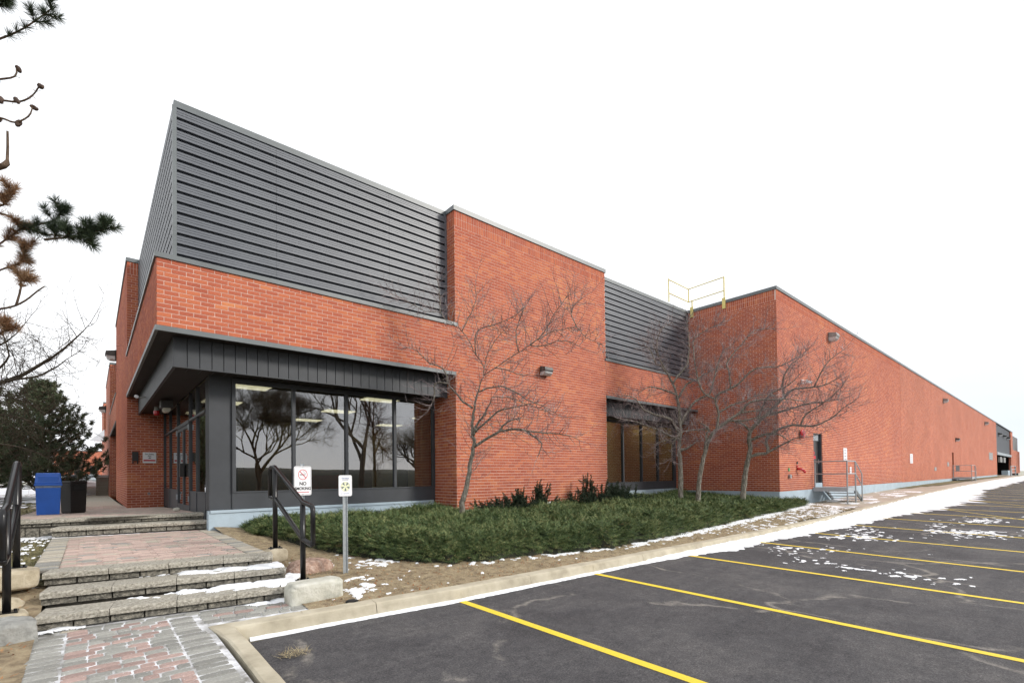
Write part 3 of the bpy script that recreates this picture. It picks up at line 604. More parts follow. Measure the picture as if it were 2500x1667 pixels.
# ------------------------------------------------------------------ kerb
kerb = tag(empty('kerb'), kind='structure')
def kerb_pts():
    P = [(.30, -9.6), (.30, -8.2), (.30, -6.6), (.30, -5.3), (.30, -4.93)]
    xs = [.9, 1.7, 2.8, 4.1, 5.5, 6.9, 8.2, 9.8, 11.5, 13.5, 16, 19, 22, 25, 28, 31, 35, 40, 45, 50, 56, 62, 70, 80, 90, 100, 115]
    return P+[(x, kerb_y(x)) for x in xs]
KP = kerb_pts()
def kerb_ring(i):
    p = Vector(KP[i]); a = Vector(KP[max(i-1, 0)]); b = Vector(KP[min(i+1, len(KP)-1)])
    d1 = (p-a).normalized() if i else (b-p).normalized(); d2 = (b-p).normalized() if i < len(KP)-1 else d1
    n1 = Vector((-d1.y, d1.x)); n2 = Vector((-d2.y, d2.x)); n = (n1+n2); n = n/(n.length_squared/2) if n.length > .1 else n1
    z = A(p.x) if p.y > -6 else lot_z(p.x, p.y)
    w = .20 if i < 4 else .26
    prof = [(0, -.06), (.045, .115), (.055, .14), (.075, .152), (w-.02, .156), (w, .145), (w+.01, -.1)]
    return [Vector((p.x+n.x*o, p.y+n.y*o, z+h)) for o, h in prof]
for i in range(len(KP)-1):
    r0, r1 = kerb_ring(i), kerb_ring(i+1); g = (r1[0]-r0[0]).normalized()*.006
    sub = 6; vs = []
    for s in range(sub+1):
        t = s/sub
        for j, (a, b) in enumerate(zip(r0, r1)):
            q = a.lerp(b, t) + (g if s == 0 and i % 2 == 0 else Vector())
            vs.append(q+Vector((random.uniform(-1, 1), random.uniform(-1, 1), random.uniform(-1, 1)))*.0025)
    n = 7; fs = [(s*n+j, s*n+j+1, (s+1)*n+j+1, (s+1)*n+j) for s in range(sub) for j in range(n-1)]+[tuple(range(n)), tuple(range(sub*n, sub*n+n))]
    mb = MB(); mb.add(vs, fs); mb.build('kerb_section', M['kerb'], kerb, recalc=True)

# ------------------------------------------------------------------ painted bay lines
def line(x, y0, y1, dx=0, w=.1, name='parking_line'):
    n = 8; V = []
    for i in range(n+1):
        t = i/n; y = y0+(y1-y0)*t; xx = x+dx*t
        for s in (-w/2, w/2): V.append((xx+s, y, lot_z(xx, y)+.004+.0))
    o = link(name, np_mesh(name, V, [(2*i, 2*i+1, 2*i+3, 2*i+2) for i in range(n)], M['yellow_paint'])); o['kind'] = 'structure'; return o
LX = [2.83, 5.47, 8.22, 11.1, 13.75, 16.35, 19.0, 21.6, 24.3, 27, 29.7, 32.4, 35.1, 37.8, 40.5, 43.2, 46, 48.7, 51.4, 54, 57, 60]
for i, x in enumerate(LX): line(x, kerb_y(x)-(.0 if i < 3 else .15)-.03, -10.6, .1 if i < 3 else -.05, .105)
d = line(24.4, -6.9, -10.4, -4.2, .1, 'diagonal_line'); d = line(30.4, -7.1, -10.4, -4.2, .1, 'diagonal_line')

# ------------------------------------------------------------------ steps of split-face block with capstones
def frame(L, Rr, zL, zR):
    a = Vector((*L, zL)); b = Vector((*Rr, zR)); u = (b-a).normalized(); v = Vector((-u.y, u.x, 0)).normalized(); w = u.cross(v).normalized()
    return a, (b-a).length, Matrix(((u.x, v.x, w.x, 0), (u.y, v.y, w.y, 0), (u.z, v.z, w.z, 0), (0, 0, 0, 1)))
def rough_box(lx, ly, lz, amp=.006):
    # box with a rough split front (the -y side), chamfered upper edge
    mb = MB(); nx, nzv = max(3, int(lx/.05)), 3; vs = []
    for k in range(nzv+1):
        for i in range(nx+1):
            e = 0 if i in (0, nx) or k == 0 else 1
            vs.append((-lx/2+lx*i/nx, -ly/2+(random.uniform(-amp, amp)*e + (.012 if k == nzv else 0)), -lz/2+lz*k/nzv))
    fs = [(k*(nx+1)+i, k*(nx+1)+i+1, (k+1)*(nx+1)+i+1, (k+1)*(nx+1)+i) for k in range(nzv) for i in range(nx)]
    b = len(vs); vs += [(-lx/2, ly/2, -lz/2), (lx/2, ly/2, -lz/2), (-lx/2, ly/2, lz/2), (lx/2, ly/2, lz/2)]
    top = [nzv*(nx+1)+i for i in range(nx+1)]; fs += [tuple(top+[b+3, b+2]), (0, nzv*(nx+1), b+2, b), (nx, b+1, b+3, nzv*(nx+1)+nx)]
    mb.add(vs, fs); return mb
def step(name, L, Rr, zL, zR, drop, depth, caplen=.62, blk=.29, proto={}):
    st = tag(empty(name), kind='structure'); a, ln, rot = frame(L, Rr, zL, zR); n = round(ln/caplen); cl = ln/n
    for i in range(n):
        o = rough_box(cl-.006, depth, .066, .007).build('capstone', M['capstone'], st, recalc=True)
        mt = rot.copy(); mt.translation = a + rot.to_3x3() @ Vector((cl*(i+.5), depth/2-.028+random.uniform(-.005, .005), -.033+random.uniform(-.002, .002))); o.matrix_local = mt
    nb = round(ln/blk); bl = ln/nb; h = drop-.066
    for i in range(nb):
        o = rough_box(bl-.017, .12, h-.014, .010).build('wall_block', M['block'], st, recalc=True)
        mt = rot.copy(); mt.translation = a + rot.to_3x3() @ Vector((bl*(i+.5), .06+.018+random.uniform(-.004, .004), -.066-h/2)); o.matrix_local = mt
    mb = MB(); mb.box(.03, ln-.03, .09, depth+.15, -drop-.05, -.04); o = mb.build('step_core', M['joint_sand'], st); mt = rot.copy(); mt.translation = a; o.matrix_local = mt
    return st
step('stone_step', (-1.29, -3.68), (1.02, -4.03), -.70, -.70, .15, .42)
step('stone_step', (-1.28, -3.16), (1.12, -3.50), -.55, -.55, .15, .40)
step('stone_step', (-1.28, -2.74), (1.04, -3.18), -.40, -.40, .15, .32)
step('stone_step', (-1.42, 1.82), (1.0, 1.28), -.215, -.20, .17, .5, .62, .26)
step('stone_step', (-1.98, 2.45), (1.0, 1.72), -.085, -.06, .13, .34, .72, .28)
mb = MB(); mb.add([(-1.98, 2.47, -.22), (-1.4, 2.33, -.215), (-1.4, 2.33, -.45), (-1.98, 2.47, -.45)], [(0, 1, 2, 3)])
lw = tag(empty('retaining_course'), kind='structure')
for i in range(3):
    o = rough_box(.19, .1, .2, .008).build('wall_block', M['block'], lw, recalc=True); o.location = (-1.87+i*.2-.02, 2.55-.045*i, -.33); o.rotation_euler = (0, 0, -.23)
# ------------------------------------------------------------------ paving
def pave(name, pcs, unit=cham_unit, joined={}, limit=300, mats=None):
    root = tag(empty(name), kind='structure')
    pcs.emit(root, 'paver', mats, 'paving', joined, unit, limit); return root
MT = {'g': M['paver_grey'], 'r': M['paver_red'], 'p': M['paver_pink'], 'b': M['paver_buff']}; MJ = {'g': M['paver_grey'], 'r': M['paver_red'], 'p': M['paver_pink_j'], 'b': M['paver_buff_j']}
def plane_pt(x, y, zf): return Vector((x, y, zf(x, y)))
# lower walk
pc = Pieces(); zw = lambda x, y: -.85+.012*(min(0, y+4.2))+.006*x
def add_p(pc, x0, x1, y0, y1, zf, key, rz=0, th=.06, g=.0085, jit=.003):
    c = Vector(((x0+x1)/2, (y0+y1)/2, 0)); c.z = zf(c.x, c.y)-th/2+random.uniform(-jit, jit)
    c.z += 0
    mt = Matrix.Translation(c) @ Matrix.Rotation(rz+random.uniform(-.008, .008), 4, 'Z') @ Matrix.Rotation(random.uniform(-.006, .006), 4, 'X')
    pc.add(mt, (x1-x0-g, y1-y0-g*.9, th), key)
def foot(x): return -3.70 - (x+1.29)*.1515              # foot of the lowest step
y = -3.72
x = -1.27
while x < .98:                                           # course along the foot of the step
    w = random.choice([.15, .165, .17]); f = foot(x+w/2)
    add_p(pc, x, min(x+w, .98), f-.125, f-.012, zw, random.choice('gggb') if x < -.9 else 'g', -.15); x += w
for j in range(31):                                      # left and right edging, laid crosswise
    yy = -3.93-.118*j
    if yy-.115 > -7.6: add_p(pc, -1.29, -1.05, yy-.116, yy, zw, 'g')
    yr = -4.07-.112*j
    add_p(pc, -.235, .02 if j > 5 else -.02, yr-.11, yr, zw, 'g')
yy = -3.86
for j in range(30):
    h = .107; y1 = yy-h*j; x = -1.045; xe = -.24
    off = random.choice([.0, .05])
    while x < xe-.03:
        w = random.choice([.11, .16, .16, .16, .165, .215]); 
        if xe-(x+w) < .07: w = xe-x
        sl = -.135*(x+1.05) if j < 4 else -.04*(x+1.05)
        top = y1 + sl
        if top < foot(x)-.11: add_p(pc, x, x+w, top-h, top, zw, random.choices('gr', (.52, .48))[0])
        x += w
for r_, key in enumerate(('g', 'r', 'g', 'g')):           # strip that runs on along the kerb
    x = .03
    while x < 1.0:
        w = random.choice([.12, .16, .17, .2]); f = foot(x)-.13-.118*r_
        if f-.115 > kerb_y(max(x, .35))+.29: add_p(pc, x, min(x+w, 1.1), f-.115, f, zw, key if random.random() < .85 else 'g', -.13)
        x += w
walk = pave('brick_walkway', pc, joined=MJ, mats=MT)
grid('walkway_bedding', ls(-1.3, .06, 12), ls(-9.5, -3.65, 30), lambda x, y: zw(x, y)-.006, M['frost_joint'])
grid('walkway_bedding', ls(.06, 1.15, 8), [-4.85, -4.6, -4.2, -3.85], lambda x, y: zw(x, y)-.011, M['frost_joint'])
# landing
zl = lambda x, y: -.402+.005*(x)+.003*(y+3)
pc = Pieces(); slope = -.19
def ledge(x): return -2.74+.32 - (x+1.28)*.19           # back edge of the landing capstones
j = 0
yb = lambda x: 1.80-(x+1.42)*.223
for j in range(44):
    for (xa, xb_) in ((-1.40, -1.16), (.80, 1.04)):
        cy = ledge(xa)+.003+.103*j+.05
        if cy < yb(xa)-.05: add_p(pc, xa, xb_, cy-.05, cy+.05, zl, 'b' if random.random() < .6 else 'g', 0, g=.003)
for j in range(44):
    x = -1.155+(.055 if j % 2 else 0)-(.11 if j % 2 else 0); 
    while x < .795:
        a0 = max(x, -1.155); a1 = min(x+.2, .795)
        cy = ledge((a0+a1)/2)+.105*j+.052
        if a1-a0 > .04 and cy < yb(a0)-.04: add_p(pc, a0, a1, cy-.052, cy+.052, zl, random.choices('pbg', (.82, .12, .06))[0] if j else 'b', slope*.95, g=.004)
        x += .2
pave('brick_landing', pc, joined=MJ, mats=MT)
grid('landing_bedding', ls(-1.40, 1.04, 6), ls(-3.1, 1.9, 60), lambda x, y: zl(x, y)-.010, M['joint_sand'], keep=lambda x, y: y > ledge(x)-.12)
# terrace
def zt(x, y): return interp(y, [1.7, 3, 9.3, 18, 30, 60], [-.062, -.085, -.235, -.30, -.33, -.33])
pc = Pieces()
for j in range(90):
    for i in range(15):
        x0 = -2.1+.22*i+(.11 if j % 2 else 0); y0 = 2.0+.11*j
        if y0 > 2.45-(x0+1.98)*.245+.33 and x0+.22 < .96: add_p(pc, x0, x0+.22, y0, y0+.11, zt, random.choices('pb', (.7, .3))[0])
pave('brick_terrace', pc, joined=MJ, mats=MT, limit=200)
grid('terrace_bedding', ls(-2.15, .95, 6), ls(1.9, 12, 20), lambda x, y: zt(x, y)-.010, M['joint_sand'], keep=lambda x, y: y > 2.5-(x+1.98)*.245)
grid('side_path', ls(-2.4, -.02, 5), ls(12.0, 60, 24), lambda x, y: zt(x, y)-.004, M['paver_buff_j'])

# ------------------------------------------------------------------ snow
def snow_patches(name, x0, x1, y0, y1, cell, zf, val, thick=.02, h0=.004):
    nx = int((x1-x0)/cell); ny = int((y1-y0)/cell); val_ = np.full((ny+1, nx+1), -1.0)
    for j in range(ny+1):
        for i in range(nx+1): val_[j, i] = val(x0+i*cell, y0+j*cell)
    idx = {}; V = []; F = []
    def vid(i, j):
        k = (i, j)
        if k not in idx:
            x, y = x0+i*cell, y0+j*cell; v = val_[j, i]
            idx[k] = len(V); V.append((x+random.uniform(-.3, .3)*cell, y+random.uniform(-.3, .3)*cell, zf(x, y)+(h0+thick*min(1, v*3) if v > 0 else -.004)))
        return idx[k]
    for j in range(ny):
        for i in range(nx):
            if (val_[j:j+2, i:i+2] > 0).sum() >= 2: F.append((vid(i, j), vid(i+1, j), vid(i+1, j+1), vid(i, j+1)))
    if not F: return
    o = link(name, np_mesh(name, V, F, M['snow'], True)); o['kind'] = 'stuff'; return o
SWX = [.3, 3, 6.6, 7.4, 8.6, 9.4, 11, 13.8, 16.8, 21, 25, 29, 36, 43, 58, 80, 118]; SW = [.008, .045, .04, .09, .22, .38, .40, .48, .75, 1.15, 1.5, 1.8, 1.5, 1.3, 1.6, 1.4, 1.5]
def strip():
    xs = ls(.36, 12, 400)+ls(12.05, 40, 400)+ls(40.2, 116, 200); V = []; n = 7
    for x in xs:
        w = interp(x, SWX, SW); w = max(.015, w*(1+.45*fbm(x, 2.2, 0, 1.3)+.3*fbm(x, 5, 0, 5)) + .015*fbm(x, 9, 0, 14)); ky = kerb_y(x)
        hh = min(.13, .02+.10*min(1, w)) if x > 7 else .012
        for j in range(n):
            t = j/(n-1); y = ky+.03-(w+.03)*t
            V.append((x, y, A(x)+.02*min(0, y+5.25)+(hh*(1-t**1.3)+.012*(1-t))*(1+.25*fbm(x, y, 0, 3))+(.006 if j < n-1 else -.004)))
    F = [(i*n+j, i*n+j+1, (i+1)*n+j+1, (i+1)*n+j) for i in range(len(xs)-1) for j in range(n-1)]
    o = link('snow', np_mesh('snow', V, F, M['snow'], True)); o['kind'] = 'stuff'
strip()
def lot_val(x, y):
    d = y-kerb_y(x)
    dens = .62*math.exp(-((x-10.3)/1.1)**2-((y+6.7)/.7)**2)+.55*math.exp(-((x-9.3)/.75)**2-((y+8.3)/1.0)**2)+.5*math.exp(-((x-9.6)/.8)**2-((y+9.7)/.6)**2)+.72*math.exp(-((x-16.2)/1.6)**2-((y+8.6)/1.1)**2)+.55*math.exp(-((x-13.6)/1.4)**2-((y+6.8)/.8)**2)+.5*math.exp(-((x-15.4)/1.5)**2-((y+6.7)/.6)**2)+.5*math.exp(-((x-20)/2.5)**2-((y+8.6)/1.3)**2)
    return .75*fbm(x*1.3, y*2.2, 1.7, 4.2, 5)+.4*fbm(x, y*1.4, 4, .8, 2)+dens*1.0-.78
snow_patches('snow', 7.6, 13, -10.4, -5.5, .035, lot_z, lot_val, .008, .003)
snow_patches('snow', 13, 24, -10.4, -5.8, .06, lot_z, lot_val, .012, .003)
def bed_val(x, y):
    t = y-kerb_y(x)-.28
    if t < 0: return -1
    hf = interp(x, [1.7, 2.75, 3.3, 4.4, 7, 11, 19, 20.6], [0, -2.9, -3.7, -3.98, -4.4, -4.2, -3.75, -3.5])
    d = y-hf
    a = .62*math.exp(-((d+.12)/.14)**2)*interp(x, [2.2, 3, 20], [.3, .95, 1.2])
    a += interp(x, [5, 8, 12, 20.6], [0, .22, .46, .58])*(1 if d < 0 else 0)
    a += .75*math.exp(-((x-1.75)/.38)**2-((y+4.35)/.28)**2)+.55*math.exp(-((x-1.25)/.25)**2-((y+3.1)/.25)**2)+.5*math.exp(-((x-2.05)/.3)**2-((y+3.85)/.3)**2)+.75*math.exp(-((x-2.5)/.35)**2-((y+3.1)/.35)**2)+.9*math.exp(-((x-1.22)/.12)**2-((y+3.55)/.35)**2)
    return fbm(x*1.2, y*1.6, .4, 6.5, 6)*.85+.3*fbm(x, y, 2, 1.6, 2)+a-.70
snow_patches('snow', 1.03, 5.2, -5.0, -2.2, .022, bed_z, bed_val, .014, .006)
snow_patches('snow', 5.2, 20.8, -5.3, -3.3, .05, bed_z, bed_val, .014, .006)
def tread_snow(y0f, z, xa, depth, seed, xb=1.05):
    def v(x, y):
        yb_ = y0f(x); d = (y-yb_)
        if d < .05 or d > depth: return -1
        return .22+.55*min(1, max(-.5, (x-xa)*.8)) + .35*fbm(x, y, seed, 5) - (depth-d)*1.6
    return v
snow_patches('snow', -.7, 1.12, -4.0, -3.2, .018, lambda x, y: -.70, tread_snow(lambda x: -3.68-(x+1.29)*.1515, -.7, .1, .43, 2), .035, .003)
snow_patches('snow', -.7, 1.12, -3.5, -2.6, .018, lambda x, y: -.55, tread_snow(lambda x: -3.16-(x+1.28)*.142, -.55, .0, .42, 5), .03, .003)
snow_patches('snow', -1.4, .5, 1.1, 1.95, .02, lambda x, y: -.395, lambda x, y: .08+.1*fbm(x, y, 0, 6)-abs(y-(1.80-(x+1.42)*.223+.0))*2.2, .01, .003)
snow_patches('snow', .3, 1.12, -4.25, -3.9, .016, zw, lambda x, y: .12+.3*fbm(x, y, 0, 6)+(x-.6)*.9-abs(y-foot(x)+.05)*3, .02, .003)
snow_patches('snow', -1.45, -.9, -3.86, -3.66, .014, lambda x, y: -.845, lambda x, y: .25+.5*fbm(x, y, 0, 8)-abs(y+3.76)*3, .012, .003)
snow_patches('snow', -3.2, -1.28, -2.6, 2.4, .03, lambda x, y: lawn_z(x, y)+.02, lambda x, y: fbm(x, y*1.4, 0, 7, 6)*.9-.36+(.5 if y > 1.95 else 0), .012, .012)
snow_patches('snow', 20.6, 34, -5.1, -3.3, .07, lambda x, y: A(x)+.16+.03*max(0, (y+5.2)/2), lambda x, y: fbm(x, y*1.5, 0, .7, 5)*.9-.18, .012, .004)
snow_patches('snow', -9, 0, 14, 40, .25, lambda x, y: lawn_z(x, y)+.03, lambda x, y: fbm(x, y, 0, .5, 5)-.05 if x < -2.5 else -1, .03, .01)

# ------------------------------------------------------------------ handrails
def rbar(mb, pts, w=.027):                    # rectangular tube with rounded corners
    return mb.tube(pts, w*1.18, 8)
def handrail(label, x, y1, z1, y2, z2, h1, h2, back=.26, front=.39):
    t = tag(empty('handrail', (x, y2, z2)), label, 'handrail', 'handrails beside the steps'); o = Vector((x, y2, z2))
    def P(y, z): return Vector((0, y-y2, z-z2))
    for y, z, zt_ in ((y1, z1, h1), (y2, z2, h2)):
        rbar(MB(), [P(y, z), P(y, zt_-.02)], .029).build('post', M['black_rail'], t, True)
        mb = MB(); mb.box(-.085, .085, y-y2-.07, y-y2+.07, z-z2-.002, z-z2+.012); mb.build('base_plate', M['black_rail'], t)
        for s in (-1, 1): MB().disc(P(y, z+.01)+Vector((s*.062, -.0, 0)), (0, 0, 1), .013, .022, 6).build('bolt', M['black_rail'], t)
    top = [P(y1+back, h1-.44), P(y1+back, h1-.05), P(y1+back-.02, h1-.012), P(y1+back-.06, h1), P(y1, h1), P(y1-.03, h1-.015), P(y2+.03, h2+.015), P(y2, h2), P(y2-front+.06, h2-.035), P(y2-front+.015, h2-.055), P(y2-front, h2-.09), P(y2-front, h2-.50)]
    rbar(MB(), top).build('top_rail', M['black_rail'], t, True)
    low = [P(y1+back, h1-.44), P(y1+back-.03, h1-.47), P(y1, h1-.475), P(y2, h2-.49), P(y2-front+.03, h2-.53), P(y2-front, h2-.50)]
    rbar(MB(), low).build('lower_rail', M['black_rail'], t, True); return t
handrail('black tubular handrail right of the steps, by the no smoking sign', 1.25, -2.51, -.41, -3.78, -.70, .82, .33)
handrail('black tubular handrail left of the steps, at the photo edge', -1.50, -2.60, -.33, -3.45, -.66, .85, .40, .16, .30)
def rock(name, mat, c, dims, seed, rz=0, label=None, cat=None, sq=.6, sub=3, flat_top=True, amp=.13):
    bm = bmesh.new(); bmesh.ops.create_icosphere(bm, subdivisions=sub+1, radius=1)
    for v in bm.verts:
        p = v.co.copy(); q = Vector([math.copysign(abs(a)**sq, a) for a in p]); q.normalize() if False else None
        q = q*(1+amp*noise.noise(p*1.3+Vector((seed, 0, 0)))+amp*.4*noise.noise(p*4+Vector((seed, 3, 0))))
        v.co = Vector((q.x*dims[0]/2, q.y*dims[1]/2, q.z*dims[2]/2))
    me = bpy.data.meshes.new(name); bm.to_mesh(me); bm.free(); me.materials.append(M[mat]); me.polygons.foreach_set('use_smooth', [sub > 2]*len(me.polygons))
    o = link(name, me); o.location = c; o.rotation_euler = (0, 0, rz); tag(o, label, cat); return o
rock('rail_footing', 'footing', (1.25, -2.51, -.52), (.34, .30, .24), 1, .3, 'cast concrete footing under the upper post of the right handrail', 'footing', .7, 2, amp=.06)
rock('rail_footing', 'footing', (-1.62, -2.66, -.44), (.62, .42, .23), 4, .1, 'rough concrete footing under the upper post of the left handrail', 'footing', .4, 2, amp=.08)
rock('rail_footing', 'footing', (-1.58, -3.42, -.73), (.46, .34, .15), 8, .1, 'thin concrete footing under the lower post of the left handrail', 'footing', .45, 2, amp=.06)
rock('boulder', 'stone_pink', (1.60, -2.98, -.72), (.66, .5, .36), 2, .4, 'rusty pink granite rock behind the pale stone block', 'rock', .75)
rock('stone_block', 'stone_pale', (1.23, -4.28, -.76), (.66, .36, .30), 5, .05, 'pale squared limestone block at the end of the lowest step', 'stone', .35, amp=.09)
rock('boulder', 'stone_grey', (-1.66, -3.93, -.80), (.78, .5, .34), 9, .15, 'grey flat-topped boulder left of the lowest step', 'rock', .38, amp=.12)
rock('boulder', 'footing', (-1.62, -3.05, -.68), (.46, .3, .2), 12, .5, 'low brown rock between the two footings of the left handrail', 'rock', .8)
rock('boulder', 'stone_grey', (-2.35, 4.6, -.33), (.5, .5, .42), 15, .5, 'grey rock on the lawn left of the blue bin', 'rock', .7)
rock('pebble', 'stone_pale', (.62, 3.0, -.035), (.14, .12, .09), 3, 0, 'small round grey stone by the entrance column', 'stone', .9)
o = MB().disc((1.52, -4.72, -.87), (0, 0, 1), .075, .03, 20).disc((1.52, -4.72, -.84), (0, 0, 1), .06, .008, 20).build('drain_cap', M['rubber']); tag(o, 'small black round cap in the snow beside the kerb', 'drain cap')

# ------------------------------------------------------------------ signs on posts
def rrect(w, h, r, n=6):
    pts = []
    for cx, cy, a0 in ((w/2-r, h/2-r, 0), (-w/2+r, h/2-r, 90), (-w/2+r, -h/2+r, 180), (w/2-r, -h/2+r, 270)):
        for i in range(n+1): a = R(a0+90*i/n); pts.append((cx+r*math.cos(a), cy+r*math.sin(a)))
    return pts
def flat(name, poly, mat, parent, y, th=.0008):   # poly in x,z drawn on a plate whose front is -y
    mb = MB(); n = len(poly); mb.add([(x, y, z) for x, z in poly]+[(x, y-th, z) for x, z in poly], [tuple(range(n)), tuple(range(2*n-1, n-1, -1))]+[(i, n+i, n+(i+1) % n, (i+1) % n) for i in range(n)])
    return mb.build(name, M[mat], parent, recalc=True)
def ringf(name, c, r0, r1, mat, parent, y, n=40, ex=1):
    mb = MB(); vs = []
    for i in range(n):
        a = 2*math.pi*i/n
        for r in (r0, r1): vs.append((c[0]+r*math.cos(a)*ex, y, c[1]+r*math.sin(a)))
    mb.add(vs, [(2*i, 2*i+1, (2*((i+1) % n)+1), 2*((i+1) % n)) for i in range(n)]); return mb.build(name, M[mat], parent)
def outline(name, w, h, r, t, mat, parent, y):
    a = rrect(w, h, r); b = rrect(w-2*t, h-2*t, max(.001, r-t)); n = len(a); mb = MB()
    mb.add([(x, y, z) for x, z in a]+[(x, y, z) for x, z in b], [(i, (i+1) % n, n+(i+1) % n, n+i) for i in range(n)]); return mb.build(name, M[mat], parent)
FR = (R(90), 0, 0)
s1 = tag(empty('no_smoking_sign', (1.66, -2.5, -.62), R(17)), 'white no smoking sign with red circle and arrow behind the right handrail', 'sign')
MB().extr([(-.03, .0, 0), (-.018, .022, 0), (.018, .022, 0), (.03, .0, 0), (.034, .004, 0), (.021, .028, 0), (-.021, .028, 0), (-.034, .004, 0)], (0, .004, 0), (0, .004, 1.49)).build('post', M['galv'], s1, recalc=True)
zc = 1.225
pl_ = flat('plate', rrect(.305, .457, .03), 'sign_white', s1, 0, .002); pl_.location = (0, 0, zc)
def on(o): o.parent = s1; o.location = (0, 0, zc); return o
on(outline('border', .285, .437, .024, .0035, 'print_black', s1, -.0035)); on(ringf('red_circle', (0, .098), .073, .083, 'print_red', s1, -.0035))
a = R(-45); q = [(-.075, .006), (.075, .006), (.075, -.006), (-.075, -.006)]
on(flat('red_slash', [(x*math.cos(a)-z*math.sin(a), .098+x*math.sin(a)+z*math.cos(a)) for x, z in q], 'print_red', s1, -.004, .0004))
on(flat('cigarette', [(-.055, .091), (.03, .091), (.03, .103), (-.055, .103)], 'print_black', s1, -.0034, .0004)); on(flat('cigarette_tip', [(.034, .091), (.052, .091), (.052, .103), (.034, .103)], 'print_lgrey', s1, -.0034, .0004))
on(MB().tube([(.05, -.0036, .108), (.045, -.0036, .124), (.028, -.0036, .128), (.018, -.0036, .138), (.02, -.0036, .152), (.008, -.0036, .158)], .0032, 5).build('smoke', M['print_lgrey'], s1))
text('NO', .078, M['print_black'], s1, (0, -.004, zc-.045), FR, bold=.0015); text('SMOKING', .066, M['print_black'], s1, (0, -.004, zc-.122), FR, bold=.0015, sx=.95)
on(flat('arrow', [(-.108, -.178), (-.088, -.166), (-.088, -.173), (.088, -.173), (.088, -.166), (.108, -.178), (.088, -.19), (.088, -.183), (-.088, -.183), (-.088, -.19)], 'print_red', s1, -.0034, .0004))
for z in (.21, -.207): MB().disc((0, -.002, zc+z), (0, -1, 0), .007, .004, 8).build('bolt', M['galv'], s1)
s2 = tag(empty('small_sign', (1.94, -3.5, -.77), R(4)), 'small white sign with a yellow and grey wheel emblem on a perforated galvanised post', 'sign')
pm = MB()
pm.extr([(-.038, .0, 0), (-.028, .0, 0), (-.014, .020, 0), (.014, .020, 0), (.028, .0, 0), (.038, .0, 0), (.038, .004, 0), (.030, .004, 0), (.016, .024, 0), (-.016, .024, 0), (-.030, .004, 0), (-.038, .004, 0)], (0, .006, 0), (0, .006, 1.42)); pm.build('post', M['galv'], s2, recalc=True)
for i in range(46): MB().disc((.033, .0055, .06+i*.0254), (0, -1, 0), .0036, .0006, 6).build('punched_hole', M['print_black'], s2)
zc2 = 1.30
p2 = flat('plate', rrect(.203, .305, .025), 'sign_white', s2, 0, .002); p2.location = (0, 0, zc2)
def on2(o): o.location = (0, 0, zc2); return o
on2(outline('border', .187, .289, .02, .0012, 'print_lgrey', s2, -.0035)); on2(ringf('yellow_disc', (0, -.012), .0, .072, 'print_yellow', s2, -.0034)); on2(ringf('disc_rim', (0, -.012), .070, .073, 'print_lgrey', s2, -.0036))
for k in range(5):
    a0 = R(-90+72*k); w_ = R(15)
    on2(flat('wheel_wedge', [(.014*math.cos(a0), -.012+.014*math.sin(a0)), (.064*math.cos(a0-w_), -.012+.064*math.sin(a0-w_)), (.064*math.cos(a0+w_), -.012+.064*math.sin(a0+w_))], 'print_grey', s2, -.0038, .0003))
text('Kid Ready', .027, M['print_blue'], s2, (0, -.004, zc2+.108), FR, bold=.0004); on2(flat('small_print', [(-.05, .082), (.045, .082), (.045, .088), (-.05, .088)], 'print_grey', s2, -.0034, .0003))
for a_, b_ in ((-.07, -.045), (-.03, .06)): on2(flat('small_print', [(a_, -.118), (b_, -.118), (b_, -.111), (a_, -.111)], 'print_blue', s2, -.0034, .0003))

# ------------------------------------------------------------------ wall fittings
def wall_lamp(label, loc, rz, s=1.0, grey=False):
    t = tag(empty('wall_light', loc, rz), label, 'wall light', 'wall lights'); m_ = M['lamp_grey' if grey else 'lamp_body']
    MB().box(-.12*s, .12*s, -.03*s, 0, -.13*s, .17*s).build('back_plate', m_, t)
    mb = MB(); prof = [(-.03, .15), (-.24, .11), (-.26, .02), (-.24, -.02), (-.03, -.02)]
    mb.add([(-.17*s, a*s, b*s) for a, b in prof]+[(.17*s, a*s, b*s) for a, b in prof], [(0,1,2,3,4), (9,8,7,6,5)]+[(i, i+5, (i+1) % 5+5, (i+1) % 5) for i in range(5)]); mb.build('housing', m_, t, recalc=True)
    mb = MB(); prof = [(-.03, -.021), (-.235, -.021), (-.225, -.07), (-.15, -.13), (-.03, -.13)]
    mb.add([(-.16*s, a*s, b*s) for a, b in prof]+[(.16*s, a*s, b*s) for a, b in prof], [(0,1,2,3,4), (9,8,7,6,5)]+[(i, i+5, (i+1) % 5+5, (i+1) % 5) for i in range(5)]); mb.build('lens', M['lens'], t, recalc=True); return t
wall_lamp('bronze wall light on the brick pier behind the nearest bare tree', (9.5, -.005, 3.77), 0)
wall_lamp('grey floodlight high on the long wall right of the corner', (24.94, -3.225, 6.83), 0, 1.35, True)
wall_lamp('second small light high on the long wall, right of the floodlight', (55.3, -3.225, 6.68), 0, 1.3, True)
wall_lamp('third light high on the long wall, near the metal clad end', (86.1, -3.225, 6.6), 0, 1.5, True)
wall_lamp('low wall light above the far door in the long wall', (61.7, -3.225, 3.55), 0, 1.2)
wall_lamp('wall light on the left pier, high above the side path', (-.005, 17.7, 6.23), R(-90), 1.5)
wall_lamp('farther wall light on the left side, small against the sky', (-.005, 37.0, 5.95), R(-90), 1.7)
for i, x in enumerate((106, 114, 121)): wall_lamp(('nearest', 'middle', 'farthest')[i]+' of the three lamps on the grey siding above the loading dock', (x, -3.06, 6.1), 0, 1.8)
t = tag(empty('flood_light', (.65, 5.3, 2.73)), 'dark flood light with cream lens hung under the entrance soffit', 'light')
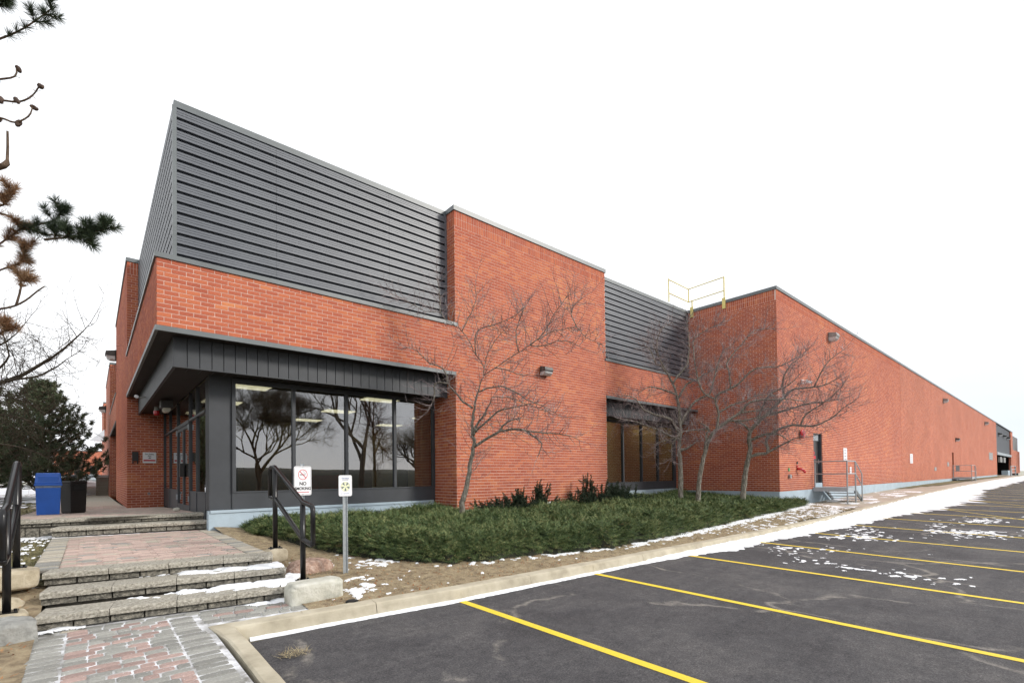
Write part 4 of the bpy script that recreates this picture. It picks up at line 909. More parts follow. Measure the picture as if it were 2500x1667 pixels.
MB().box(-.13, .13, -.20, .20, -.19, 0).build('housing', M['lamp_body'], t); MB().tube([(-.0, -.17, -.22), (0, .17, -.22)], .085, 10).build('lens', M['cream_lens'], t)
t = tag(empty('alarm_strobe', (.55, 6.6, 2.73)), 'small red alarm strobe under the entrance soffit', 'alarm')
MB().disc((0, 0, -.12), (0, 0, 1), .06, .12, 12).build('bracket', M['lamp_grey'], t); MB().tube([(0, 0, -.25), (0, 0, -.2), (0, 0, -.121)], [.04, .075, .07], 12).build('red_lens', M['red_gloss'], t)
t = tag(empty('security_camera', (.27, 6.2, 2.92), R(-90)), 'small white security camera on the fascia beside the entrance', 'camera')
MB().tube([(0, 0, 0), (0, -.16, -.02)], .02, 8).build('arm', M['lamp_grey'], t); MB().tube([(-.06, -.2, .01), (.14, -.2, -.02)], .045, 8).build('body', M['sign_white'], t)
t = tag(empty('security_camera', (21.27, -3.225, 4.36)), 'pair of white security cameras high on the long wall behind twigs', 'camera')
MB().box(-.08, .08, -.06, 0, -.08, .08).build('base', M['sign_white'], t)
for s in (-1, 1): MB().tube([(s*.03, -.06, 0), (s*.26, -.28, -.03)], .05, 8).build('body', M['sign_white'], t)
t = tag(empty('alarm_bell', (21.0, -3.225, 2.2)), 'red round alarm bell on the long wall left of the door', 'alarm bell')
MB().disc((0, 0, 0), (0, -1, 0), .09, .06, 16).build('base', M['black_plastic'], t); MB().tube([(0, -.06, 0), (0, -.10, 0), (0, -.15, 0)], [.19, .19, .12], 20).build('gong', M['red_gloss'], t)
t = tag(empty('fire_hose_connection', (20.55, -3.225, .72)), 'red fire hose connection low on the long wall', 'hose connection')
MB().tube([(0, .0, .05), (0, -.12, .05), (.1, -.17, .03), (.26, -.2, -.07)], .05, 10).build('pipe', M['red_gloss'], t, True); MB().box(-.05, .05, -.03, 0, .12, .2).build('tag_plate', M['red_gloss'], t); MB().disc((0, 0, .3), (0, -1, 0), .05, .03, 10).build('cap', M['black_plastic'], t)
t = tag(empty('gas_valve', (19.68, -3.225, .65)), 'small valve with green round plate near the wing corner', 'valve')
MB().disc((0, 0, .1), (0, -1, 0), .07, .02, 14).build('green_plate', simple('green_plate', (.08, .32, .12)), t); MB().disc((0, 0, -.16), (0, -1, 0), .08, .08, 12).build('body', M['galv'], t); MB().tube([(0, -.06, -.16), (.13, -.08, -.16)], .018, 6).build('lever', M['brown_metal'], t)
t = tag(empty('fire_plan_box', (.565, 9.09, 1.19)), 'white fire safety plan box with red stripe on the entrance wall', 'sign box')
MB().box(-.175, .175, -.05, 0, 0, .35).build('box', M['sign_white'], t); MB().box(-.155, .155, -.052, -.0502, .06, .11).build('red_stripe', M['print_red'], t)
text('Fire Safety', .062, M['print_black'], t, (0, -.052, .285), FR, bold=.001, sx=.88); text('Plan', .062, M['print_black'], t, (0, -.052, .22), FR, bold=.001, sx=.9)
flat('emblem', [(-.035, .15), (.045, .15), (.02, .175), (-.01, .18)], 'print_black', t, -.051, .0006)
t = tag(empty('mail_box', (.2, 9.09, 1.24)), 'small black box on the brick wall left of the fire plan box', 'wall box')
MB().box(-.08, .08, -.08, 0, .02, .31).build('box', M['black_plastic'], t); MB().box(-.075, -.045, -.04, -.02, -.08, .02).box(.045, .075, -.04, -.02, -.08, .02).build('bracket', M['black_plastic'], t)
t = tag(empty('hose_bib', (.55, 9.09, .21)), 'small round pipe end low on the entrance brick wall', 'pipe'); MB().disc((0, 0, 0), (0, -1, 0), .04, .05, 12).build('pipe', M['galv'], t); MB().disc((0, -.05, 0), (0, -1, 0), .02, .01, 10).build('plug', M['black_plastic'], t)
def wall_sign(label, x0, x1, z0, z1, rows=0, mat='sign_white'):
    t = tag(empty('wall_sign', ((x0+x1)/2, -3.23, z0)), label, 'sign'); w = x1-x0; h = z1-z0
    MB().box(-w/2, w/2, -.01, 0, 0, h).build('plate', M[mat], t)
    for i in range(rows):
        z = h*(1-(i+.8)/(rows+.6)); flat('printed_row', [(-w*.28, z-.03), (w*.28, z-.03), (w*.28, z+.03), (-w*.28, z+.03)], 'print_lgrey', t, -.0105)
wall_sign('tall white notice above the steel stair platform', 26.62, 27.18, 1.13, 1.79, 4); wall_sign('small white notice low on the wall beside the stair platform', 27.6, 27.86, .55, .88, 2)
wall_sign('tall white notice alone in the middle of the long wall', 41.4, 42.25, 1.16, 1.81, 4); wall_sign('small pinkish plate low on the long wall before the far door', 50.3, 51.2, .62, .92, 1, 'lamp_grey')
wall_sign('small upright plate just left of the far door', 56.5, 57.4, 1.0, 1.38, 1, 'lamp_grey'); wall_sign('pale grey vent panel near the far end of the long wall', 90, 94.8, 2.0, 3.0, 3, 'lamp_grey')
o = MB().box(61.4, 63.7, -3.235, -3.2, .55, 1.1).build('wall_hatch', M['black_plastic']); tag(o, 'small black hatch beside the far door in the long wall', 'hatch')

# ------------------------------------------------------------------ steel stair platforms and dock rail
def platform(label, x0, x1, y1, zf, steps, name='stair_platform'):
    t = tag(empty(name, (x0, -3.22, zf)), label, 'stair platform', 'steel stair platforms along the long wall'); W = x1-x0; D = -(y1+3.22); zg = A(x0)+.17-zf
    MB().box(0, W, -D, -.01, -.05, -.01).build('deck', M['stair_grey'], t); MB().box(-.02, W+.02, -D-.03, -D, -.17, 0).box(-.03, 0, -D, -.01, -.17, 0).box(W, W+.03, -D, -.01, -.17, 0).build('deck_edge', M['stair_grey'], t)
    for x, y in ((0, -D), (W, -D)):
        MB().tube([(x, y-.045, zg), (x, y-.045, 1.08)], .027, 8).build('post', M['galv'], t); MB().box(x-.08, x+.08, y-.12, y+.04, zg-.004, zg+.012).build('foot_plate', M['galv'], t)
    MB().tube([(0, -.08, -.1), (0, -.08, 1.08)], .024, 8).build('post', M['galv'], t)
    for z in (.56, 1.08): MB().tube([(0, -.08, z), (0, -D-.045, z), (W, -D-.045, z)], .024, 8).build('guard_rail', M['galv'], t)
    n = steps; rise = (-zg)/(n+1); run = .24; L = run*n; dz = zg+.02
    for y in (-.12, -D): 
        mb = MB(); mb.add([(W, y-.02, -.02), (W, y-.02, -.22), (W+L+.06, y-.02, dz), (W+L+.16, y-.02, dz+.1), (W, y+.02, -.02), (W, y+.02, -.22), (W+L+.06, y+.02, dz), (W+L+.16, y+.02, dz+.1)], [(0,1,2,3), (7,6,5,4), (0,4,5,1), (1,5,6,2), (2,6,7,3), (3,7,4,0)]); mb.build('stringer', M['stair_dark'], t, recalc=True)
    for i in range(n): MB().box(W+run*i+.01, W+run*i+.25, -D+.02, -.14, -rise*(i+1)-.03, -rise*(i+1)).build('tread', M['stair_grey'], t)
    for z in (.56, 1.08): MB().tube([(W, -D-.045, z), (W+L, -D-.045, z+zg*.8)], .022, 8).build('hand_rail', M['galv'], t)
    MB().tube([(W+L, -D-.045, zg), (W+L, -D-.045, 1.08+zg*.8)], .024, 8).build('post', M['galv'], t); return t
platform('grey steel stair platform with pipe rails at the near door of the long wall', 22.35, 23.5, -4.42, 0.0, 4)
platform('farther steel stair platform at the second door of the long wall', 59.1, 61.4, -4.5, 0.0, 3)
t = tag(empty('dock_rail', (101, -4.6, A(101)+.17)), 'grey steel pipe rail in front of the loading dock', 'railing')
for x in (0, 9): MB().tube([(x, 0, 0), (x, 0, 1.5)], .09, 8).build('post', M['galv'], t)
for z in (.5, 1.0, 1.5): MB().tube([(0, 0, z), (9, 0, z)], .05, 8).build('rail', M['galv'], t)
# yellow guard on the roof
t = tag(empty('roof_guardrail', (18.8, .35, 7.7)), 'pale yellow pipe guardrail on the roof edge above the corner', 'guardrail')
MB().box(-.075, -.062, -.24, -.10, -.32, .12).box(-.075, -.062, -1.65, -1.51, -.32, .12).build('bracket', M['yellow_steel'], t)
MB().tube([(0, 0, .38), (0, 0, .96)], .024, 8).tube([(-1.58, 0, .05), (-1.58, 0, 1.02)], .024, 8).tube([(-.02, -1.58, .0), (-.02, -1.58, 1.0)], .026, 8).tube([(-.02, -.17, .0), (-.02, -.17, .42)], .026, 8).build('post', M['yellow_steel'], t)
for z in (.40, .96): MB().tube([(-1.58, 0, z+.02), (0, 0, z), (-.02, -1.58, z+.03)], .022, 8).build('rail', M['yellow_steel'], t)
# extension on a hidden ladder hoop
# ------------------------------------------------------------------ bins
az = math.atan2(5.6-CAM.y, -1.75-CAM.x)-math.pi/2
t = tag(empty('recycling_bin', (-1.63, 5.5, zt(-1.7, 5.5)), az), 'tall blue plastic recycling bin with grey bag rim on the terrace', 'bin'); t.scale = (.78, .85, 1.06)
def taper(mb, w0, d0, w1, d1, z0, z1):
    mb.add([(-w0/2, -d0/2, z0), (w0/2, -d0/2, z0), (w0/2, d0/2, z0), (-w0/2, d0/2, z0), (-w1/2, -d1/2, z1), (w1/2, -d1/2, z1), (w1/2, d1/2, z1), (-w1/2, d1/2, z1)], [(0,3,2,1), (4,5,6,7), (0,1,5,4), (1,2,6,5), (2,3,7,6), (3,0,4,7)]); return mb
def bev(o, w=.012, seg=2):
    md = o.modifiers.new('bevel', 'BEVEL'); md.width = w; md.segments = seg; return o
bev(taper(MB(), .51, .36, .56, .42, 0, .60).build('body', M['blue'], t)); bev(taper(MB(), .575, .43, .58, .44, .60, .655).build('bin_bag', M['bag'], t), .008)
bev(taper(MB(), .62, .48, .62, .48, .645, .69).build('lid_rim', M['blue'], t), .01); bev(taper(MB(), .60, .46, .54, .36, .69, .93).build('lid', M['blue'], t), .02); bev(MB().box(-.22, .22, -.222, -.19, .72, .86).build('lid_flap', M['blue'], t), .008)
t = tag(empty('litter_bin', (-1.19, 5.88, zt(-1.2, 5.9)), az+.55), 'square dark brown litter bin with openings, right of the blue bin', 'bin'); t.scale = (.84, .84, 1)
bev(taper(MB(), .40, .40, .44, .44, 0.02, .74).build('body', M['black_plastic'], t)); bev(taper(MB(), .455, .455, .44, .44, .74, .80).build('lid', M['black_plastic'], t), .015)
MB().box(-.16, .16, -.226, -.21, .56, .70).box(.21, .226, -.16, .16, .56, .70).build('opening', M['rubber'], t); MB().box(-.18, .18, -.18, .18, 0, .02).build('foot', M['rubber'], t)
t = tag(empty('metal_cabinet', (-2.45, 2.0, lawn_z(-2.5, 2.0)), .1), 'reddish brown metal cabinet at the left edge behind the handrail', 'cabinet')
bev(MB().box(-.40, .24, -.2, .2, .25, 1.16).build('case', M['brown_metal'], t)); MB().box(-.40, .24, -.25, .23, 1.16, 1.19).build('top', M['brown_metal'], t); MB().box(-.30, -.22, -.05, .05, -.1, .25).box(.08, .16, -.05, .05, -.1, .25).build('leg', M['black_plastic'], t)

# ------------------------------------------------------------------ far things on the left
def car(label, x, y, z, paint, rz=0):
    t = tag(empty('parked_car', (x, y, z), rz), label, 'car', 'cars parked beyond the side path')
    prof = [(-2.2, .35), (-2.25, .75), (-2.15, 1.0), (-1.75, 1.42), (.3, 1.45), (1.1, 1.0), (2.1, .85), (2.25, .45), (2.2, .3), (-2.1, .28)]
    mb = MB(); n = len(prof); mb.add([(-.85, b, a) for b, a in prof]+[(.85, b, a) for b, a in prof], [tuple(range(n)), tuple(range(2*n-1, n-1, -1))]+[(i, (i+1) % n, n+(i+1) % n, n+i) for i in range(n)])
    bev(mb.build('body', M[paint], t, recalc=True), .12, 3)
    mb = MB(); mb.add([(-.68, -2.13, 1.02), (.68, -2.13, 1.02), (.56, -1.82, 1.36), (-.56, -1.82, 1.36)], [(0, 1, 2, 3)]); mb.build('rear_window', M['car_glass'], t)
    for s in (-1, 1):
        MB().box(s*.74-.1, s*.74+.1, -2.29, -2.2, .75, .98).build('tail_light', M['lamp_red'], t); MB().box(s*.851-.01, s*.851+.01, -1.6, .9, .98, 1.33).build('side_window', M['car_glass'], t)
        for yy in (-1.4, 1.4): MB().disc((s*.87-.1, yy, .32), (1, 0, 0), .33, .2, 16).build('wheel', M['tyre'], t)
    MB().box(-.25, .25, -2.285, -2.26, .6, .72).build('number_plate', M['lamp_grey'], t)
car('dark car partly hidden at the left end of the far row', -3.0, 74, .0, 'car_black', .15); car('silver hatchback parked in the middle of the far row', -.75, 75, .0, 'car_silver', -.1)
car('maroon car beside the silver hatchback, right of it in the far row', 1.45, 77, .0, 'car_red', -.25)
t = tag(empty('distant_building', (0, 110, 0)), 'low red brick building far behind the parked cars', 'building')
MB().box(-6, 30, 0, 10, -1, 6.1).build('wall', M['far_brick'], t); MB().box(-6.05, 30, -.05, 10, 6.1, 6.3).build('roof_edge', M['flashing'], t)
for x in (-3.2, -1.0): MB().box(x, x+.7, -.04, 0, .6, 3.4).build('window', M['car_glass'], t)
MB().box(-.1, .35, -.2, 0, 2.6, 3.2).build('wall_sign', M['sign_white'], t)
t = tag(empty('low_wall', (-.62, 31, -.35)), 'low grey block wall at the end of the side path', 'wall')
for k in range(6): MB().box(0, 2.4, 0, .3, k*.2, k*.2+.192).build('wall_block', M['capstone'], t)
MB().box(-.1, 2.5, -.05, .4, 1.2, 1.35).build('snow_cap', M['snow'], t)
t = tag(empty('metal_stand', (-1.35, 27, -.34)), 'thin grey metal stand beside the side path', 'stand')
MB().tube([(0, 0, 0), (0, 0, 1.05)], .02, 6).tube([(.25, 0, 0), (.25, 0, 1.05)], .02, 6).build('leg', M['galv'], t); MB().tube([(0, 0, 1.05), (.25, 0, 1.05)], .02, 6).tube([(0, 0, .5), (.25, 0, .5)], .02, 6).build('bar', M['galv'], t)
mb = MB(); mb.add([(0, 43.0, 4.0), (0, 44.4, 4.0), (0, 43.7, 5.0), (-1.0, 43.7, 4.0)], [(0,1,2), (0,2,3), (1,3,2), (0,3,1)]); o = mb.build('entrance_canopy', M['sign_white'], bld, recalc=True)
rock('snow_heap', 'snow', (-1.0, 34, .1), (3.4, 2.5, 1.0), 21, 0, 'heap of ploughed snow on the side path before the cars', 'snow heap', .9, amp=.3)
bk = grid('far_bank', ls(-60, 130, 60), [-62, -58, -54, -50], lambda x, y: interp(y, [-62, -58, -54, -50], [1.9, 1.8, 1.0, -1.4])+.4*fbm(x, y, 0, .08), M['juniper_under'])

# ------------------------------------------------------------------ bare trees
def smooth_path(P, sub=3):
    P = [Vector(p) for p in P]; out = []
    for i in range(len(P)-1):
        p0, p1, p2, p3 = P[max(i-1, 0)], P[i], P[i+1], P[min(i+2, len(P)-1)]
        for k in range(sub):
            t = k/sub; out.append(.5*((2*p1)+(p2-p0)*t+(2*p0-5*p1+4*p2-p3)*t*t+(3*p1-p0-3*p2+p3)*t**3))
    out.append(P[-1]); return out
def rv(): 
    return Vector((random.gauss(0, 1), random.gauss(0, 1), random.gauss(0, 1))).normalized()
class Twigs:
    def __init__(s): s.V = []; s.F = []
    def tube3(s, pts, rads):
        b0 = len(s.V); k = len(pts)
        t = (pts[-1]-pts[0]).normalized() if (pts[-1]-pts[0]).length > 1e-6 else Vector((0, 0, 1)); r = t.orthogonal().normalized(); b = t.cross(r)
        for p, rd in zip(pts, rads):
            for j in range(3): a = 2.094*j; q = p+(r*math.cos(a)+b*math.sin(a))*rd; s.V.append((q.x, q.y, q.z))
        for i in range(k-1):
            for j in range(3): s.F.append((b0+i*3+j, b0+i*3+(j+1) % 3, b0+i*3+3+(j+1) % 3, b0+i*3+3+j))
    def twig(s, p, d, L, r, lvl, up=.12, crook=.35):
        n = 5 if lvl else 4; pts = [p.copy()]; dirs = []
        for i in range(n):
            d = (d+rv()*crook*.55+Vector((0, 0, up))).normalized(); p = p+d*(L/n); pts.append(p.copy()); dirs.append(d.copy())
        s.tube3(pts, [r*(1-.75*i/n) for i in range(n+1)])
        if lvl > 0:
            for i in range(1, n+1):
                for _ in range(2 if lvl > 1 else (1 if random.random() < .8 else 2)):
                    a = dirs[i-1]; side = (a.cross(rv())).normalized(); s.twig(pts[i], (a*random.uniform(.5, 1.1)+side*random.uniform(.6, 1.1)).normalized(), L*random.uniform(.32, .55), r*.55, lvl-1, up, crook)
def traced_tree(label, limbs, r0, name='bare_tree', group=None, tw=.16, L=(.35, .85), amp=.3, mat_t='bark', mat_b='twig', seed=1, rl=.3, twr=.006, up=.12, lvl=1, rate=1.0):
    random.seed(seed); base = Vector(limbs[0][0]); t = tag(empty(name, base), label, 'tree', group)
    mb = MB(); T = Twigs(); done = []
    for li, P in enumerate(limbs):
        path = smooth_path(P, 3); off = Vector()
        if li and done:
            near = min(done, key=lambda q: (q[0]-path[0]).length_squared); off = near[1].copy(); rs = min(near[2]*.8, r0*rl)
        else: rs = r0
        drift = AX_F*random.uniform(-1, .6)*amp; n = len(path); total = sum((path[i+1]-path[i]).length for i in range(n-1)); acc = 0; pts = []; rad = []
        for i, p in enumerate(path):
            if i: acc += (path[i]-path[i-1]).length
            f = acc/max(total, .01); o = off + drift*(f**1.3)*min(1.5, total*.5)*(1 if li else .35)
            q = p+o+rv()*(.012 if i > 1 else 0); r = rs*(1-f)**.8*.9+.006+(.12*rs if i == 0 and li == 0 else 0)
            if li == 0: r *= 1+.10*noise.noise(q*3)
            done.append((p, o, r)); pts.append(q-base); rad.append(r)
        mb.tube(pts, rad, 9 if li == 0 else 6)
        # twigs along the limb
        s = 0; start = .35 if li == 0 else .12; acc = 0
        for i in range(n-1):
            seg = pts[i+1]-pts[i]; l = seg.length
            if l < 1e-5: continue
            d = seg/l
            while s < acc+l:
                if s/total > start:
                    p = pts[i]+d*(s-acc); side = d.cross(rv()).normalized(); f = s/total
                    T.twig(p, (d*random.uniform(.1, .9)+side).normalized(), random.uniform(*L)*(1.15-.4*f), twr, lvl if random.random() < rate else 0, up)
                s += tw*random.uniform(.4, 1.5)
            acc += l
        T.twig(pts[-1], (pts[-1]-pts[-2]).normalized(), L[1]*.7, twr, lvl, up)
    mb.build('trunk', M[mat_t], t, True)
    o = link('crown', np_mesh('crown', T.V, T.F, M[mat_b]), t); return t
TR = {"A":[[[5.61,-1.2,-0.75],[5.61,-1.2,-0.07],[5.64,-1.25,0.19],[5.7,-1.34,0.59],[5.74,-1.41,1.03],[5.78,-1.48,1.4],[5.76,-1.45,1.62],[5.76,-1.46,1.87],[5.78,-1.5,2.16],[5.82,-1.55,2.45],[5.86,-1.62,2.7],[5.91,-1.7,2.92]],[[5.91,-1.7,2.92],[6.06,-1.92,3.08],[6.23,-2.18,3.24],[6.37,-2.39,3.38],[6.52,-2.61,3.52],[6.66,-2.82,3.66],[6.81,-3.06,3.76],[6.97,-3.3,3.78],[7.07,-3.46,3.78],[7.14,-3.56,3.6],[7.23,-3.7,3.48],[7.37,-3.93,3.32]],[[7.07,-3.46,3.78],[7.0,-3.37,4.17],[7.14,-3.58,4.39]],[[6.52,-2.61,3.49],[6.66,-2.82,3.46],[6.83,-3.09,3.54],[6.99,-3.33,3.52],[7.1,-3.5,3.4]],[[5.91,-1.7,2.92],[5.9,-1.69,3.17],[5.8,-1.55,3.4],[5.72,-1.43,3.71],[5.61,-1.28,3.98],[5.47,-1.16,4.13],[5.3,-1.02,4.28],[5.23,-0.96,4.43],[4.97,-0.73,4.47],[4.77,-0.56,4.62],[4.52,-0.35,4.81],[4.35,-0.21,4.92]],[[5.23,-0.96,4.43],[5.22,-0.95,4.83],[5.2,-0.95,5.17]],[[5.91,-1.7,2.92],[5.93,-1.74,3.21],[5.98,-1.81,3.45],[6.06,-1.94,3.7],[6.19,-2.13,3.93]],[[5.8,-1.55,3.4],[5.8,-1.56,3.88],[5.93,-1.75,4.0],[6.15,-2.07,4.06],[6.31,-2.32,4.16],[6.46,-2.53,4.35]],[[5.76,-1.47,2.2],[5.63,-1.28,2.36],[5.5,-1.15,2.58],[5.38,-1.06,2.77],[5.36,-1.04,2.96],[5.25,-0.95,3.14],[5.05,-0.78,3.25],[4.83,-0.59,3.52],[4.66,-0.45,3.59]],[[5.38,-1.06,2.77],[5.16,-0.87,2.77],[5.13,-0.84,2.44],[5.01,-0.72,2.13]],[[5.77,-1.47,1.58],[5.81,-1.52,1.76],[5.89,-1.65,1.97],[5.98,-1.78,2.22],[6.03,-1.86,2.42]],[[5.78,-1.48,1.32],[5.98,-1.77,1.51],[6.13,-1.99,1.65],[6.33,-2.3,1.69],[6.54,-2.6,1.61],[6.79,-2.99,1.57],[6.99,-3.29,1.51],[7.12,-3.49,1.41]],[[6.13,-1.99,1.67],[6.19,-2.09,1.81],[6.31,-2.27,1.91],[6.42,-2.43,1.92]],[[6.48,-2.51,1.61],[6.66,-2.78,1.35],[6.61,-2.7,1.05]],[[5.85,-1.6,2.56],[6.02,-1.85,2.65],[6.19,-2.1,2.63],[6.35,-2.35,2.47],[6.52,-2.59,2.28],[6.72,-2.89,2.12],[6.89,-3.15,1.93]],[[6.03,-1.86,2.42],[6.23,-2.16,2.38],[6.44,-2.46,2.25],[6.64,-2.76,2.09],[6.79,-3.0,1.97]],[[5.78,-1.49,1.65],[5.98,-1.78,1.93],[6.15,-2.03,2.13],[6.38,-2.37,2.19],[6.56,-2.65,2.24]],[[6.52,-2.61,3.52],[6.68,-2.86,3.74],[6.79,-3.04,4.07],[6.95,-3.28,4.46]],[[6.37,-2.39,3.38],[6.33,-2.34,3.73],[6.37,-2.41,4.08],[6.46,-2.53,4.38]],[[6.06,-1.92,3.08],[6.23,-2.17,2.99],[6.4,-2.41,2.86],[6.5,-2.57,2.85]],[[5.61,-1.28,3.98],[5.7,-1.41,4.26],[5.8,-1.57,4.61],[5.8,-1.58,4.97]]],"B":[[[14.51,-1.6,-0.75],[14.51,-1.6,-0.13],[14.5,-1.6,0.44],[14.49,-1.6,1.11],[14.46,-1.58,1.43],[14.49,-1.62,2.01],[14.48,-1.62,2.46],[14.46,-1.61,2.91],[14.39,-1.56,3.37],[14.31,-1.49,3.73],[14.21,-1.41,4.0],[14.05,-1.28,4.36],[13.88,-1.15,4.82],[13.78,-1.06,5.18],[13.81,-1.1,5.4]],[[14.31,-1.5,3.77],[14.43,-1.6,4.0],[14.65,-1.82,4.35],[14.71,-1.89,4.71],[14.73,-1.92,5.38],[14.68,-1.89,6.06]],[[14.46,-1.62,3.28],[14.65,-1.81,3.72],[14.9,-2.06,3.89],[15.21,-2.38,4.15],[15.52,-2.69,4.32]],[[14.47,-1.6,2.01],[14.26,-1.43,2.47],[13.88,-1.11,2.65],[13.51,-0.78,2.84],[13.3,-0.61,3.2],[13.03,-0.38,3.3],[12.79,-0.17,3.26]],[[14.47,-1.6,1.79],[14.05,-1.24,2.07],[13.71,-0.95,2.25],[13.2,-0.51,2.48],[12.86,-0.22,2.53]],[[14.47,-1.59,1.43],[14.71,-1.83,1.56],[14.9,-2.02,1.78]],[[14.48,-1.62,2.28],[14.71,-1.86,2.91],[14.9,-2.05,3.17],[15.18,-2.33,3.39],[15.27,-2.44,3.97],[15.42,-2.61,4.68],[15.7,-2.89,5.02]],[[14.21,-1.41,4.0],[13.98,-1.23,4.36],[13.85,-1.11,4.41],[13.68,-0.97,4.91],[13.47,-0.8,5.05]],[[13.88,-1.15,4.82],[13.92,-1.19,5.4],[14.12,-1.37,5.76],[14.32,-1.55,5.85]],[[14.39,-1.56,3.37],[14.19,-1.39,3.46],[13.71,-0.98,3.65],[13.37,-0.68,3.38]]],"C":[[[14.74,-2.1,-0.75],[14.74,-2.1,-0.06],[14.76,-2.14,0.43],[14.81,-2.22,0.96],[14.84,-2.28,1.23],[14.92,-2.41,1.76],[15.02,-2.57,2.06],[15.25,-2.92,2.39],[15.44,-3.23,2.64],[15.59,-3.47,2.97],[15.91,-3.96,3.03],[16.21,-4.45,2.99],[16.5,-4.92,2.88]],[[14.85,-2.29,1.27],[14.87,-2.33,1.98],[14.91,-2.4,2.11],[14.77,-2.2,2.3],[14.66,-2.07,2.43]],[[14.91,-2.4,2.11],[14.66,-2.07,2.12],[14.32,-1.78,2.06],[14.05,-1.54,1.82],[13.78,-1.3,1.74],[13.61,-1.16,1.61],[13.61,-1.15,1.29]],[[14.32,-1.78,2.06],[14.05,-1.53,1.64],[14.02,-1.5,1.29],[13.98,-1.47,1.07]],[[15.05,-2.61,2.1],[15.08,-2.66,2.41],[15.08,-2.67,2.67],[15.02,-2.59,3.12],[15.11,-2.73,3.33],[15.31,-3.04,3.48],[15.44,-3.24,3.68],[15.66,-3.58,4.05],[15.97,-4.08,4.04],[16.25,-4.53,4.26],[16.41,-4.79,4.49]],[[15.27,-2.97,3.48],[15.25,-2.95,3.97],[15.21,-2.9,4.32],[15.44,-3.27,4.86],[15.66,-3.61,5.3],[15.99,-4.13,5.28]],[[15.08,-2.67,2.67],[15.31,-3.03,2.91],[15.53,-3.37,3.02],[15.8,-3.8,3.21],[16.11,-4.29,3.17]],[[15.02,-2.59,3.12],[14.82,-2.28,3.36],[14.72,-2.16,3.77],[14.66,-2.11,4.3],[14.62,-2.09,5.1],[14.82,-2.32,5.44],[15.27,-3.01,5.76]],[[15.25,-2.92,2.39],[15.49,-3.29,2.37],[15.7,-3.62,2.44],[15.97,-4.05,2.51]],[[15.44,-3.23,2.64],[15.66,-3.56,2.66],[15.97,-4.05,2.76],[16.31,-4.6,2.73]]],"D":[[[16.57,-2.8,-0.75],[16.57,-2.8,-0.24],[16.59,-2.85,0.27],[16.62,-2.92,0.86],[16.64,-2.98,1.14],[16.67,-3.04,1.51],[16.65,-3.01,1.74],[16.67,-3.06,2.1],[16.75,-3.23,2.37],[16.9,-3.53,2.67],[17.0,-3.75,2.93],[17.12,-4.0,3.22],[17.25,-4.29,3.47],[17.41,-4.64,3.48],[17.64,-5.15,3.56],[17.78,-5.49,3.78]],[[17.49,-4.81,3.51],[17.59,-5.06,4.09],[17.68,-5.27,4.37],[17.85,-5.68,4.71]],[[16.65,-3.0,1.19],[16.79,-3.28,1.31],[16.91,-3.54,1.35],[16.9,-3.51,1.81],[17.05,-3.84,2.11],[17.25,-4.27,2.26],[17.49,-4.79,2.19],[17.71,-5.3,2.42],[17.85,-5.64,2.74],[17.97,-5.94,2.97]],[[17.35,-4.48,2.25],[17.41,-4.62,2.6],[17.56,-4.97,2.88],[17.71,-5.32,3.2],[17.82,-5.59,3.6]],[[16.67,-3.06,2.1],[16.54,-2.82,2.39],[16.26,-2.58,2.49],[15.94,-2.31,2.36]],[[16.75,-3.23,2.37],[16.81,-3.35,2.82],[16.91,-3.57,3.35],[17.12,-4.01,3.58],[17.25,-4.3,3.91]],[[16.9,-3.53,2.67],[17.09,-3.92,2.73],[17.35,-4.49,2.92],[17.56,-4.97,2.96],[17.78,-5.48,3.01]],[[16.91,-3.54,1.35],[17.09,-3.9,1.56],[17.25,-4.26,1.77],[17.41,-4.61,1.85]],[[16.67,-3.05,1.78],[16.83,-3.37,1.95],[17.0,-3.73,1.98],[17.17,-4.08,1.69]],[[17.12,-4.0,3.22],[17.09,-3.94,3.77],[17.17,-4.13,4.29],[17.35,-4.52,4.6]]]}
traced_tree('bare tree leaning right in front of the tall brick pier by the window', TR['A'], .078, seed=3, tw=.06, L=(.25, .8), amp=.25, twr=.0068, rl=.55)
traced_tree('leftmost of the three bare trees before the wing, straight grey trunk', TR['B'], .10, seed=5, group='three bare trees before the end wall', tw=.05, L=(.3, .9), amp=.45, twr=.0084, rl=.66)
traced_tree('middle of the three bare trees before the wing, trunk with pale stripped bark', TR['C'], .095, seed=8, group='three bare trees before the end wall', tw=.05, L=(.3, .9), amp=.4, twr=.0084, rl=.66)
traced_tree('rightmost of the three bare trees before the wing, crooked trunk spreading right', TR['D'], .11, seed=11, group='three bare trees before the end wall', tw=.045, L=(.35, 1.0), amp=.45, twr=.0084, rl=.66)
LB = [[[-4.78,10.17,-0.14],[-4.69,10.07,1.51],[-4.36,9.76,2.6],[-3.7,9.18,3.03],[-3.04,8.6,3.13],[-2.21,7.88,3.44],[-1.63,7.37,3.87],[-1.3,7.08,4.14],[-0.76,6.6,4.79]],[[-3.7,9.18,3.03],[-2.87,8.46,3.34],[-2.21,7.87,3.77],[-2.12,7.79,4.21],[-2.19,7.84,4.76]],[[-3.04,8.6,3.13],[-2.37,8.02,3.33],[-1.79,7.52,3.38],[-1.3,7.09,3.59],[-0.92,6.76,3.86]],[[-4.36,9.76,2.6],[-3.53,9.02,3.68],[-2.7,8.3,4.11],[-2.21,7.86,4.32],[-1.79,7.5,4.75]],[[-4.36,9.76,2.6],[-3.2,8.76,2.47],[-2.21,7.9,2.35],[-1.63,7.4,2.01]],[[-4.61,9.99,1.94],[-3.2,8.77,1.7],[-2.37,8.06,1.58],[-1.79,7.56,1.24]],[[-4.36,9.76,2.6],[-3.2,8.75,3.02],[-2.37,8.03,2.84],[-1.79,7.54,2.45]]]
